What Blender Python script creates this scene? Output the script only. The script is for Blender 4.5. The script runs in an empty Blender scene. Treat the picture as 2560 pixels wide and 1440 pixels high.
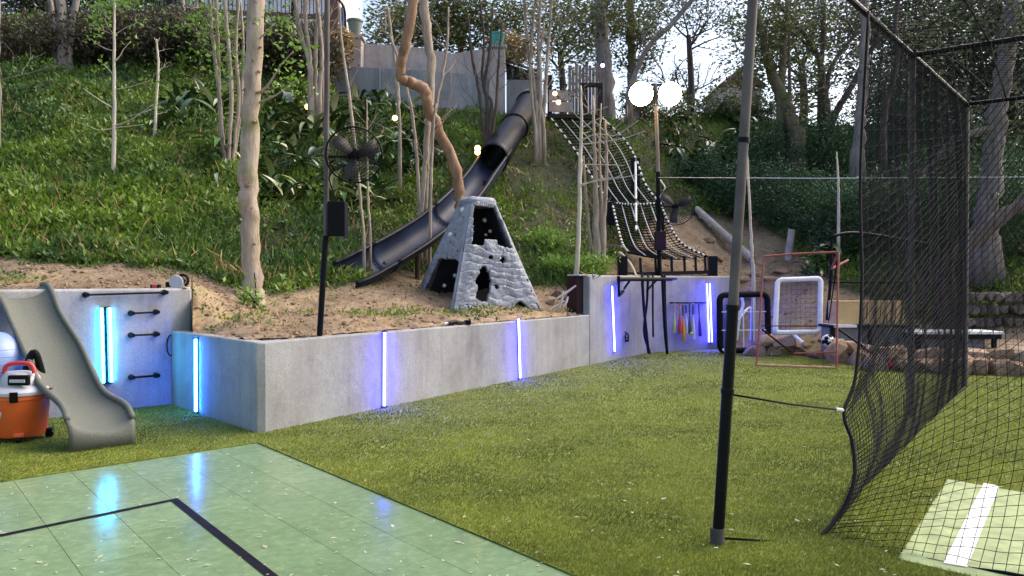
import bpy, bmesh, math, random
import numpy as np
from mathutils import Vector, Matrix, noise as mnoise
random.seed(7)
rng = np.random.default_rng(11)
R = math.radians
SC = bpy.context.scene
COL = SC.collection

# ------------------------------------------------------------------ camera, sky, sun, exposure
FPX, HOR, CAMH = 1940.0, 700.0, 1.6
cam_d = bpy.data.cameras.new('camera')
cam = bpy.data.objects.new('camera', cam_d); COL.objects.link(cam)
cam_d.sensor_width = 36.0
cam_d.lens = 36.0 * FPX / 2560.0
cam_d.clip_start = 0.05; cam_d.clip_end = 900.0
cam.location = (0, 0, CAMH)
cam.rotation_euler = (R(90) - math.atan((720 - HOR) / FPX), 0, 0)
SC.camera = cam

SUN_EL, SUN_AZ = R(44), R(66)        # azimuth measured clockwise from +Y: to the right, behind thin cloud
world = bpy.data.worlds.new('World'); SC.world = world
world.use_nodes = True
wn, wl = world.node_tree.nodes, world.node_tree.links
bg = wn['Background']
sky = wn.new('ShaderNodeTexSky'); sky.sky_type = 'NISHITA'; sky.sun_disc = False
sky.sun_elevation = SUN_EL; sky.sun_rotation = SUN_AZ
sky.air_density = 1.0; sky.dust_density = 4.0; sky.ozone_density = 1.0
wl.new(sky.outputs[0], bg.inputs[0]); bg.inputs[1].default_value = 0.15
sun_d = bpy.data.lights.new('sun', 'SUN'); sun_d.energy = 1.3; sun_d.angle = R(60); sun_d.color = (1.0, 0.90, 0.76)
sun = bpy.data.objects.new('sun', sun_d); COL.objects.link(sun)
sun_dir = Vector((math.sin(SUN_AZ) * math.cos(SUN_EL), math.cos(SUN_AZ) * math.cos(SUN_EL), math.sin(SUN_EL)))
sun.rotation_euler = sun_dir.to_track_quat('Z', 'Y').to_euler()
SC.view_settings.view_transform = 'Standard'
SC.view_settings.look = 'None'
SC.view_settings.exposure = 1.25
SC.view_settings.gamma = 1.0
SC.render.engine = 'CYCLES'
SC.cycles.max_bounces = 5
SC.cycles.diffuse_bounces = 3
SC.cycles.glossy_bounces = 3
SC.cycles.transparent_max_bounces = 12
SC.cycles.use_denoising = True
SC.cycles.sample_clamp_indirect = 6.0

# ------------------------------------------------------------------ helpers
def P(px, py, Y):
    return Vector(((px - 1280) / FPX * Y, Y, CAMH + (HOR - py) / FPX * Y))
def G(px, py, z=0.0):
    Y = FPX * (CAMH - z) / (py - HOR)
    return Vector(((px - 1280) / FPX * Y, Y, z))
def srgb(r, g, b):
    f = lambda c: (c / 255 / 12.92) if c / 255 <= 0.04045 else ((c / 255 + 0.055) / 1.055) ** 2.4
    return (f(r), f(g), f(b))

class MB:
    def __init__(self): self.v = []; self.f = []
    def add(self, vs, fs):
        o = len(self.v); self.v += [tuple(x) for x in vs]; self.f += [tuple(i + o for i in q) for q in fs]
        return self
    def box(self, c, s, rot=None):
        hx, hy, hz = s[0] / 2, s[1] / 2, s[2] / 2
        vs = [Vector((x, y, z)) for x in (-hx, hx) for y in (-hy, hy) for z in (-hz, hz)]
        if rot is not None: vs = [rot @ v for v in vs]
        c = Vector(c)
        return self.add([v + c for v in vs], [(0, 1, 3, 2), (4, 6, 7, 5), (0, 4, 5, 1), (2, 3, 7, 6), (0, 2, 6, 4), (1, 5, 7, 3)])
    def beam(self, a, b, w, h, up=Vector((0, 0, 1))):
        a, b = Vector(a), Vector(b); d = (b - a); L = d.length; d.normalize()
        s = d.cross(up)
        if s.length < 1e-4: s = d.cross(Vector((1, 0, 0)))
        s.normalize(); u = s.cross(d)
        m = Matrix((s, d, u)).transposed()
        return self.box((a + b) / 2, (w, L, h), m)
    def tube(self, pts, rad, n=8, cap=True, closed=False):
        pts = [Vector(p) for p in pts]; N = len(pts)
        if not hasattr(rad, '__len__'): rad = [rad] * N
        o = len(self.v); prev = None
        for i, p in enumerate(pts):
            if closed: t = pts[(i + 1) % N] - pts[i - 1]
            else: t = pts[min(i + 1, N - 1)] - pts[max(i - 1, 0)]
            if t.length < 1e-9: t = Vector((0, 0, 1))
            t.normalize()
            if prev is None:
                a = Vector((0, 0, 1)) if abs(t.z) < 0.9 else Vector((1, 0, 0))
                s = t.cross(a).normalized()
            else:
                s = prev - t * prev.dot(t)
                s = s.normalized() if s.length > 1e-6 else t.orthogonal().normalized()
            prev = s; u = t.cross(s)
            for k in range(n):
                an = 2 * math.pi * k / n
                self.v.append(tuple(p + (s * math.cos(an) + u * math.sin(an)) * rad[i]))
        M = N if closed else N - 1
        for i in range(M):
            a, b = o + i * n, o + ((i + 1) % N) * n
            for k in range(n):
                k2 = (k + 1) % n
                self.f.append((a + k, a + k2, b + k2, b + k))
        if cap and not closed:
            self.f.append(tuple(o + k for k in reversed(range(n))))
            self.f.append(tuple(o + (N - 1) * n + k for k in range(n)))
        return self
    def lathe(self, c, prof, n=24, axis=None):
        c = Vector(c); o = len(self.v); m = axis.to_track_quat('Z', 'Y').to_matrix() if axis is not None else Matrix.Identity(3)
        for r, z in prof:
            for k in range(n):
                an = 2 * math.pi * k / n
                self.v.append(tuple(c + m @ Vector((r * math.cos(an), r * math.sin(an), z))))
        for i in range(len(prof) - 1):
            a, b = o + i * n, o + (i + 1) * n
            for k in range(n):
                k2 = (k + 1) % n; self.f.append((a + k, a + k2, b + k2, b + k))
        if prof[0][0] > 1e-5: self.f.append(tuple(o + k for k in reversed(range(n))))
        if prof[-1][0] > 1e-5: self.f.append(tuple(o + (len(prof) - 1) * n + k for k in range(n)))
        return self
    def prism(self, poly, z0, z1):
        n = len(poly)
        vs = [(x, y, z0) for x, y in poly] + [(x, y, z1) for x, y in poly]
        fs = [tuple(reversed(range(n))), tuple(range(n, 2 * n))] + [(i, (i + 1) % n, n + (i + 1) % n, n + i) for i in range(n)]
        return self.add(vs, fs)
    def build(self, name, mat, parent=None, smooth=35, bevel=0.0, seg=2):
        me = bpy.data.meshes.new(name)
        me.from_pydata(self.v, [], self.f); me.update()
        bm = bmesh.new(); bm.from_mesh(me); bmesh.ops.recalc_face_normals(bm, faces=bm.faces); bm.to_mesh(me); bm.free()
        return link(name, me, mat, parent, smooth, bevel, seg)

def link(name, me, mat, parent=None, smooth=35, bevel=0.0, seg=2):
    if mat is not None: me.materials.append(mat)
    if smooth:
        me.polygons.foreach_set('use_smooth', [True] * len(me.polygons))
        if smooth < 180: me.set_sharp_from_angle(angle=R(smooth))
    o = bpy.data.objects.new(name, me); COL.objects.link(o)
    if parent is not None: attach(o, parent)
    if bevel:
        b = o.modifiers.new('bevel', 'BEVEL'); b.width = bevel; b.segments = seg; b.limit_method = 'ANGLE'; b.angle_limit = R(40)
    return o
def world_loc(o):
    p = Vector((0, 0, 0))
    while o is not None: p += o.location; o = o.parent
    return p
def attach(o, parent):                       # meshes are drawn in world coordinates; keep them there
    o.parent = parent; o.location = o.location - world_loc(parent)
def tag(o, label, cat, group=None):
    o['label'] = label; o['category'] = cat
    if group: o['group'] = group
    return o
def thing(name, label, cat, loc=(0, 0, 0), group=None):
    o = bpy.data.objects.new(name, None); COL.objects.link(o)
    o.empty_display_size = 0.1; o.location = loc
    return tag(o, label, cat, group)
def structure(o): o['kind'] = 'structure'; return o
def stuff(o, label, cat):
    o['kind'] = 'stuff'; o['label'] = label; o['category'] = cat; return o
def copy_tree(o, parent=None):
    c = o.copy(); COL.objects.link(c); c.parent = parent
    for ch in list(o.children): copy_tree(ch, c)
    return c
def lerp(a, b, t): return a + (b - a) * t
def spline(pts, n):
    """Catmull-Rom resample of a list of tuples"""
    a = np.array([tuple(p) for p in pts], float); N = len(a)
    a = np.vstack([2 * a[0] - a[1], a, 2 * a[-1] - a[-2]])
    out = []
    for k in range(n):
        u = k / (n - 1) * (N - 1); i = min(int(u), N - 2); t = u - i
        p0, p1, p2, p3 = a[i], a[i + 1], a[i + 2], a[i + 3]
        out.append(0.5 * ((2 * p1) + (-p0 + p2) * t + (2 * p0 - 5 * p1 + 4 * p2 - p3) * t * t + (-p0 + 3 * p1 - 3 * p2 + p3) * t ** 3))
    return np.array(out)

# ------------------------------------------------------------------ materials
def new_mat(name):
    m = bpy.data.materials.new(name); m.use_nodes = True
    nt = m.node_tree; b = nt.nodes['Principled BSDF']
    return m, nt, b
def ramp(nt, stops, interp='LINEAR'):
    r = nt.nodes.new('ShaderNodeValToRGB'); cr = r.color_ramp; cr.interpolation = interp
    while len(cr.elements) > 1: cr.elements.remove(cr.elements[-1])
    cr.elements[0].position = stops[0][0]; cr.elements[0].color = (*stops[0][1], 1)
    for p, c in stops[1:]:
        e = cr.elements.new(p); e.color = (*c, 1)
    return r
def noise_node(nt, scale, detail=4, rough=0.55, stretch=None, coord='Object'):
    tc = nt.nodes.new('ShaderNodeTexCoord'); n = nt.nodes.new('ShaderNodeTexNoise')
    n.inputs['Scale'].default_value = scale; n.inputs['Detail'].default_value = detail; n.inputs['Roughness'].default_value = rough
    if stretch:
        mp = nt.nodes.new('ShaderNodeMapping'); mp.inputs['Scale'].default_value = stretch
        nt.links.new(tc.outputs[coord], mp.inputs[0]); nt.links.new(mp.outputs[0], n.inputs['Vector'])
    else: nt.links.new(tc.outputs[coord], n.inputs['Vector'])
    return n
def bump(nt, b, src, strength=0.3, dist=0.02):
    bp = nt.nodes.new('ShaderNodeBump'); bp.inputs['Strength'].default_value = strength; bp.inputs['Distance'].default_value = dist
    nt.links.new(src, bp.inputs['Height']); nt.links.new(bp.outputs[0], b.inputs['Normal'])
def mixc(nt, fac, a, b_, mode='MIX'):
    m = nt.nodes.new('ShaderNodeMix'); m.data_type = 'RGBA'; m.blend_type = mode
    for s, v in ((0, fac), (6, a), (7, b_)):
        if hasattr(v, 'links'): nt.links.new(v, m.inputs[s])
        elif s == 0: m.inputs[0].default_value = v
        else: m.inputs[s].default_value = (*v, 1)
    return m.outputs[2]
def mat_plain(name, c, rough=0.6, metal=0.0, var=0.12, scale=6.0, bstr=0.0, bscale=60, stretch=None):
    m, nt, b = new_mat(name)
    n = noise_node(nt, scale, 5, stretch=stretch)
    r = ramp(nt, [(0.3, tuple(x * (1 - var) for x in c)), (0.7, tuple(min(1, x * (1 + var)) for x in c))])
    nt.links.new(n.outputs[0], r.inputs[0]); nt.links.new(r.outputs[0], b.inputs['Base Color'])
    b.inputs['Roughness'].default_value = rough; b.inputs['Metallic'].default_value = metal
    if bstr: n2 = noise_node(nt, bscale, 4, stretch=stretch); bump(nt, b, n2.outputs[0], bstr)
    return m
def mat_emit(name, c, s, base=(0.8, 0.8, 0.8)):
    m, nt, b = new_mat(name)
    b.inputs['Base Color'].default_value = (*base, 1)
    b.inputs['Emission Color'].default_value = (*c, 1); b.inputs['Emission Strength'].default_value = s
    return m
def mat_leaf(name, cols, rough=0.5, patch=None, patch_scale=0.35, trans=0.35):
    """leaf colour varies leaf by leaf, and in patches of different plants"""
    m, nt, b = new_mat(name)
    g = nt.nodes.new('ShaderNodeNewGeometry')
    k = len(cols)
    r = ramp(nt, [(i / max(1, k - 1), c) for i, c in enumerate(cols)])
    nt.links.new(g.outputs['Random Per Island'], r.inputs[0])
    out = r.outputs[0]
    if patch:
        n = noise_node(nt, patch_scale, 3)
        r2 = ramp(nt, [(0.38, (0, 0, 0)), (0.62, (1, 1, 1))]); nt.links.new(n.outputs[0], r2.inputs[0])
        r3 = ramp(nt, [(i / max(1, len(patch) - 1), c) for i, c in enumerate(patch)]); nt.links.new(g.outputs['Random Per Island'], r3.inputs[0])
        out = mixc(nt, r2.outputs[0], out, r3.outputs[0])
    nt.links.new(out, b.inputs['Base Color'])
    b.inputs['Roughness'].default_value = rough
    tr = nt.nodes.new('ShaderNodeBsdfTranslucent'); nt.links.new(out, tr.inputs[0])
    mx = nt.nodes.new('ShaderNodeMixShader'); mx.inputs[0].default_value = trans
    nt.links.new(b.outputs[0], mx.inputs[1]); nt.links.new(tr.outputs[0], mx.inputs[2])
    nt.links.new(mx.outputs[0], nt.nodes['Material Output'].inputs[0])
    return m
def mat_bark(name, c1, c2, sc=5.0, bstr=0.6, moss=None):
    m, nt, b = new_mat(name)
    n = noise_node(nt, sc, 6, 0.65, stretch=(1.6, 1.6, 0.35)); r = ramp(nt, [(0.32, c1), (0.66, c2)])
    nt.links.new(n.outputs[0], r.inputs[0]); out = r.outputs[0]
    if moss:
        n3 = noise_node(nt, 2.2, 4); r3 = ramp(nt, [(0.5, (0, 0, 0)), (0.68, (1, 1, 1))]); nt.links.new(n3.outputs[0], r3.inputs[0])
        out = mixc(nt, r3.outputs[0], out, moss)
    nt.links.new(out, b.inputs['Base Color'])
    b.inputs['Roughness'].default_value = 0.85
    n2 = noise_node(nt, sc * 5, 5, 0.6, stretch=(2, 2, 0.4)); bump(nt, b, n2.outputs[0], bstr, 0.02)
    return m

def mat_concrete(name, c, rough=0.8):
    m, nt, b = new_mat(name)
    n = noise_node(nt, 1.3, 7, 0.68); r = ramp(nt, [(0.28, tuple(x * 0.66 for x in c)), (0.5, c), (0.72, tuple(x * 1.2 for x in c))])
    nt.links.new(n.outputs[0], r.inputs[0])
    s = noise_node(nt, 3.4, 6, 0.7, stretch=(1.6, 1.6, 0.16))       # water streaks
    rs = ramp(nt, [(0.45, (1, 1, 1)), (0.62, (0.87, 0.86, 0.84)), (0.78, (0.72, 0.70, 0.67))]); nt.links.new(s.outputs[0], rs.inputs[0])
    w = noise_node(nt, 0.8, 5, 0.6); rw_ = ramp(nt, [(0.52, (1, 1, 1)), (0.7, (0.93, 0.89, 0.84))]); nt.links.new(w.outputs[0], rw_.inputs[0])   # earthy stains
    f = noise_node(nt, 40, 5, 0.7); rf = ramp(nt, [(0.3, (0.80, 0.80, 0.80)), (0.7, (1.10, 1.10, 1.10))]); nt.links.new(f.outputs[0], rf.inputs[0])
    o = mixc(nt, 1.0, r.outputs[0], rs.outputs[0], 'MULTIPLY'); o = mixc(nt, 1.0, o, rw_.outputs[0], 'MULTIPLY'); o = mixc(nt, 1.0, o, rf.outputs[0], 'MULTIPLY')
    nt.links.new(o, b.inputs['Base Color']); b.inputs['Roughness'].default_value = rough
    f2 = noise_node(nt, 7, 6, 0.65); bump(nt, b, f2.outputs[0], 0.35, 0.02)
    return m

M = {}
def matte(m, sp=0.12):
    m.node_tree.nodes['Principled BSDF'].inputs['Specular IOR Level'].default_value = sp; return m
M['concrete'] = mat_concrete('concrete', (0.315, 0.312, 0.31))
M['block'] = mat_concrete('painted block', (0.30, 0.31, 0.33))
M['stone'] = mat_concrete('pink stucco', (0.42, 0.36, 0.34))
M['black_metal'] = mat_plain('black metal', (0.007, 0.007, 0.008), 0.45, 0.3)
M['pole_metal'] = mat_plain('worn dark pole', (0.10, 0.085, 0.08), 0.55, 0.2, 0.35, 3)
M['net_cord'] = mat_plain('black net cord', (0.010, 0.010, 0.011), 0.8)
M['strap'] = mat_plain('black rubber strap', (0.006, 0.006, 0.008), 0.75)
M['slide_navy'] = mat_plain('dark blue grey plastic', (0.018, 0.027, 0.055), 0.42, 0, 0.3, 2)
M['slide_rim'] = mat_plain('black blue plastic', (0.008, 0.009, 0.014), 0.4)
M['rock_plastic'] = mat_plain('grey moulded plastic', (0.235, 0.25, 0.29), 0.6, 0, 0.3, 5, 0.25, 30)
M['hold'] = mat_plain('cream plastic', (0.75, 0.74, 0.66), 0.5)
M['inner_shade'] = mat_plain('painted interior shade', (0.014, 0.014, 0.02), 0.6)  # near-black colour standing in for the shade inside the pyramid
M['fibreglass'] = mat_plain('speckled grey green plastic', (0.105, 0.11, 0.088), 0.7, 0, 0.30, 90, 0.2, 160)
M['orange'] = mat_plain('orange plastic', (0.68, 0.11, 0.02), 0.42)
M['grey_plastic'] = mat_plain('grey plastic', (0.42, 0.42, 0.45), 0.5)
M['red_plastic'] = mat_plain('red plastic', (0.5, 0.03, 0.03), 0.45)
M['ball'] = mat_plain('pale blue vinyl', (0.22, 0.30, 0.55), 0.35, 0, 0.12, 3)
M['white_paint'] = mat_plain('white paint', (0.74, 0.74, 0.74), 0.5)
M['white_rope'] = mat_plain('white rope', (0.72, 0.70, 0.66), 0.8)
M['rust'] = mat_plain('red orange pipe', (0.30, 0.07, 0.045), 0.6, 0, 0.35, 14)
M['rust_pale'] = mat_plain('faded orange pipe', (0.50, 0.26, 0.12), 0.6, 0, 0.3, 12)
M['tan'] = mat_plain('tan cardboard', (0.56, 0.37, 0.17), 0.7, 0, 0.08)
M['grey_panel'] = mat_plain('grey table panel', (0.19, 0.19, 0.21), 0.7, 0, 0.2, 4)
M['maroon'] = mat_plain('dark maroon metal', (0.03, 0.014, 0.018), 0.55)
M['wood_grey'] = mat_plain('weathered wood', (0.24, 0.19, 0.16), 0.85, 0, 0.3, 4, 0.3, 30, (1, 1, 0.2))
M['wood_dark'] = mat_plain('dark timber', (0.045, 0.035, 0.03), 0.85, 0, 0.3, 5)
M['log'] = mat_plain('bare grey log', (0.36, 0.31, 0.28), 0.85, 0, 0.25, 6, 0.3, 30)
M['limestone'] = mat_plain('tan limestone', (0.34, 0.22, 0.145), 0.85, 0, 0.4, 3.5, 0.7, 14)
M['pot_grey'] = mat_plain('grey green glazed pot', (0.16, 0.18, 0.15), 0.5)
M['pot_teal'] = mat_plain('turquoise glazed pot', (0.04, 0.36, 0.34), 0.35)
M['roof_dark'] = mat_plain('dark roofing', (0.03, 0.03, 0.03), 0.8)
M['stucco_white'] = mat_plain('white stucco', (0.70, 0.70, 0.72), 0.8)
M['brick_red'] = mat_plain('red brown masonry', (0.14, 0.07, 0.05), 0.85, 0, 0.3, 8)
M['glass'] = mat_plain('bluish window glass', (0.35, 0.5, 0.72), 0.1)
M['pink'] = mat_plain('pink fabric', (0.75, 0.05, 0.20), 0.6)
for nm, c in (('yellow_green', (0.5, 0.62, 0.08)), ('red', (0.62, 0.04, 0.03)), ('yellow', (0.72, 0.40, 0.02)), ('silver', (0.55, 0.58, 0.66)), ('dark_grey', (0.08, 0.08, 0.11)), ('white', (0.72, 0.73, 0.76)), ('purple', (0.10, 0.03, 0.25)), ('light_wood', (0.55, 0.38, 0.18))):
    M['bat_' + nm] = mat_plain('bat ' + nm, c, 0.4)
M['led_blue'] = mat_emit('blue led diffuser', (0.009, 0.010, 1.0), 120)
M['led_cyan'] = mat_emit('cyan led diffuser', (0.025, 0.44, 1.0), 36)
M['led_azure'] = mat_emit('azure led diffuser', (0.018, 0.13, 1.0), 60)
M['flood'] = mat_emit('floodlight lens', (1.0, 0.66, 0.26), 45)
M['bulb'] = mat_emit('warm bulb', (1.0, 0.50, 0.13), 5)
M['bulb_violet'] = mat_emit('violet bulb', (0.35, 0.25, 1.0), 8)

M['bark_pale'] = mat_bark('pale smooth bark', (0.24, 0.175, 0.125), (0.47, 0.385, 0.31), 6.0, 0.7, (0.20, 0.19, 0.085))
M['bark_grey'] = mat_bark('grey bark', (0.13, 0.11, 0.095), (0.30, 0.26, 0.235), 5)
M['bark_sapling'] = mat_bark('pale sapling bark', (0.42, 0.36, 0.28), (0.62, 0.55, 0.45), 5)
M['bark_myrtle'] = mat_bark('tan myrtle bark', (0.19, 0.145, 0.11), (0.44, 0.36, 0.29), 7, 0.8)
M['bark_red'] = mat_bark('red brown bark', (0.16, 0.085, 0.05), (0.34, 0.21, 0.13), 4)
M['bark_dark'] = mat_bark('dark bark', (0.035, 0.024, 0.02), (0.095, 0.068, 0.056), 5)
M['bark_ivy'] = mat_bark('vine covered brown bark', (0.07, 0.055, 0.035), (0.19, 0.15, 0.10), 4, 0.8, (0.07, 0.10, 0.025))
M['leaf_cover'] = mat_leaf('ground cover leaf', [(0.085, 0.15, 0.014), (0.16, 0.26, 0.024), (0.25, 0.36, 0.05)], patch=[(0.03, 0.075, 0.016), (0.06, 0.125, 0.026), (0.12, 0.20, 0.04)], patch_scale=0.4)
M['leaf_bright'] = mat_leaf('bright young leaf', [(0.12, 0.24, 0.03), (0.19, 0.34, 0.05), (0.26, 0.40, 0.08)])
M['leaf_olive'] = mat_leaf('olive canopy leaf', [(0.055, 0.075, 0.02), (0.10, 0.12, 0.03), (0.15, 0.16, 0.05)])
M['leaf_canopy'] = mat_leaf('grey green canopy leaf', [(0.035, 0.055, 0.028), (0.065, 0.09, 0.04), (0.11, 0.13, 0.06)])
M['leaf_fine'] = mat_leaf('fine dark shrub leaf', [(0.014, 0.045, 0.016), (0.03, 0.085, 0.03), (0.05, 0.12, 0.05)])
M['leaf_dry'] = mat_leaf('dry vine leaf', [(0.045, 0.035, 0.022), (0.09, 0.065, 0.04), (0.05, 0.07, 0.025)])
M['leaf_straw'] = mat_leaf('dry thatch leaf', [(0.30, 0.20, 0.08), (0.42, 0.28, 0.12)])
M['leaf_broad'] = mat_leaf('glossy broad leaf', [(0.03, 0.075, 0.02), (0.06, 0.12, 0.03), (0.10, 0.16, 0.04)], rough=0.22, trans=0.2)
def mat_broad(name, c):
    m, nt, b = new_mat(name)
    oi = nt.nodes.new('ShaderNodeObjectInfo')
    r = ramp(nt, [(0, tuple(x * 0.5 for x in c)), (0.5, c), (0.75, tuple(x * 1.8 for x in c)), (0.84, (0.34, 0.36, 0.16)), (1.0, (0.55, 0.54, 0.36))])  # pale end: cream leaves, with highlights painted into the leaf colour
    nt.links.new(oi.outputs['Random'], r.inputs[0]); nt.links.new(r.outputs[0], b.inputs['Base Color'])
    b.inputs['Roughness'].default_value = 0.25
    return m
M['broad'] = mat_broad('glossy strap leaf', (0.05, 0.10, 0.025))

for k_ in ('black_metal', 'net_cord', 'strap', 'slide_rim', 'maroon', 'wood_dark', 'inner_shade', 'roof_dark', 'pole_metal'): matte(M[k_])
matte(M['slide_navy'], 0.14)

# ------------------------------------------------------------------ the setting: terrain
COLS = [
 (-1500, [(5.5, 1.45), (8, 1.7), (10, 1.95), (24, 10.4), (30, 10.8), (70, 11.5)]),
 (0, [(8.65, 1.45), (11, 1.68), (12, 1.86), (16.5, 4.5), (26, 10.3), (30, 10.6), (70, 11)]),
 (478, [(10.2, 1.45), (12.3, 1.75), (13.2, 2.0), (17, 4.4), (26.5, 10.3), (30, 10.6), (70, 11)]),
 (482, [(9.5, 0.945), (9.9, 0.97), (10.45, 1.44), (12.5, 1.75), (13.2, 2.0), (17, 4.4), (26.5, 10.3), (30, 10.6), (70, 11)]),
 (560, [(9.0, 0.945), (10.3, 1.05), (11.2, 1.25), (12.5, 1.62), (13.5, 2.0), (17.3, 4.4), (26.5, 10.2), (30, 10.5), (70, 10.8)]),
 (645, [(8.2, 0.945), (11, 1.1), (12, 1.25), (13.5, 1.62), (14.5, 2.0), (18, 4.3), (26.5, 10.0), (30, 10.3), (70, 10.5)]),
 (815, [(8.95, 0.945), (12.5, 1.2), (13.5, 1.5), (14.8, 2.0), (19, 4.4), (24, 8.0), (27, 10.3), (30, 10.5), (70, 10.5)]),
 (850, [(9.0, 0.945), (12.5, 1.2), (13.5, 1.5), (14.8, 2.0), (19, 4.2), (24, 7.0), (25, 7.2), (27, 8.8), (70, 9)]),
 (1100, [(10.4, 0.95), (13.5, 1.11), (14.5, 1.25), (16, 1.6), (17, 2.0), (20, 4.2), (23.8, 6.7), (26, 7.0), (70, 8)]),
 (1300, [(12.3, 0.97), (14.5, 1.15), (16, 1.5), (17, 1.9), (20, 3.9), (24, 6.6), (26, 6.9), (70, 8)]),
 (1475, [(14.7, 0.95), (16.5, 1.45), (17.5, 1.9), (21, 4.2), (25, 6.8), (28, 7.2), (70, 8)]),
 (1480, [(14.75, 1.6), (16.5, 1.7), (17.5, 1.95), (21, 4.2), (25, 6.8), (28, 7.2), (70, 8)]),
 (1830, [(18.3, 1.55), (19, 1.7), (22, 3.6), (26, 6.4), (29, 7.9), (70, 8.4)]),
 (1840, [(17.3, -0.06), (17.8, 0.4), (18.3, 1.3), (19.2, 1.75), (22, 3.6), (26, 6.4), (29, 7.9), (70, 8.4)]),
 (2050, [(15.8, -0.06), (16.3, 0.4), (17.5, 1.4), (18.5, 1.9), (22, 3.8), (28, 7.2), (70, 8)]),
 (2300, [(13.8, -0.06), (14.4, 0.2), (16.2, 0.5), (17.5, 1.6), (22, 4.0), (28, 7.2), (70, 8)]),
 (2600, [(13.4, -0.06), (14, 0.2), (15.7, 0.45), (16.1, 1.4), (20, 3.5), (27, 7), (70, 8)]),
 (4200, [(11, -0.06), (12, 0.4), (14, 0.7), (15, 1.6), (20, 4.0), (27, 7.5), (70, 8)]),
]
CPX = [c[0] for c in COLS]
WALLS = [((-8.06, 5.73), (-4.15, 10.06), -2000, 478), ((-4.34, 9.85), (-2.605, 7.959), 482, 645), ((-2.605, 7.959), (2.94, 16.78), 645, 1620), ((2.94, 16.78), (5.198, 18.26), 1620, 1832)]
def wall_Y(px):
    for (ax, ay), (bx, by), p0, p1 in WALLS:
        if p0 <= px <= p1:
            t = (px - 1280) / FPX; dx, dy = bx - ax, by - ay
            return ay + dy * ((t * ay - ax) / (dx - t * dy)) + 0.17
    return None
def H(x, Y):
    px = 1280 + FPX * x / max(Y, 0.5)
    px = min(max(px, CPX[0]), CPX[-1])
    i = max(0, min(len(CPX) - 2, int(np.searchsorted(CPX, px, 'right')) - 1))
    t = (px - CPX[i]) / (CPX[i + 1] - CPX[i])
    za = np.interp(Y, [q[0] for q in COLS[i][1]], [q[1] for q in COLS[i][1]])
    zb = np.interp(Y, [q[0] for q in COLS[i + 1][1]], [q[1] for q in COLS[i + 1][1]])
    z = lerp(za, zb, t)
    Y0 = lerp(COLS[i][1][0][0], COLS[i + 1][1][0][0], t)
    wy = wall_Y(px)
    if wy is not None:
        Y0 = wy
        lim = 1.46 if px <= 478 else (0.948 if px < 1475 else 1.67)
        if Y < wy + 1.0: z = min(z, lim + max(0, Y - wy - 0.25) * 0.5)
    w = min(1.0, max(0.0, (Y - Y0 - 0.3) / 1.5))
    z += w * (0.10 * mnoise.noise((x * 0.8, Y * 0.8, 1.0)) + 0.05 * mnoise.noise((x * 2.7, Y * 2.7, 4.0)))
    return float(z)
def HP(x, Y): return Vector((x, Y, H(x, Y)))
def on_hill(px, py, y0=9.0, y1=60.0):
    """where the sight line through a picture point meets the slope"""
    Y = y0
    while Y < y1:
        p = P(px, py, Y)
        if p.z < H(p.x, Y): return p
        Y += 0.1
    return P(px, py, y1)

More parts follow.
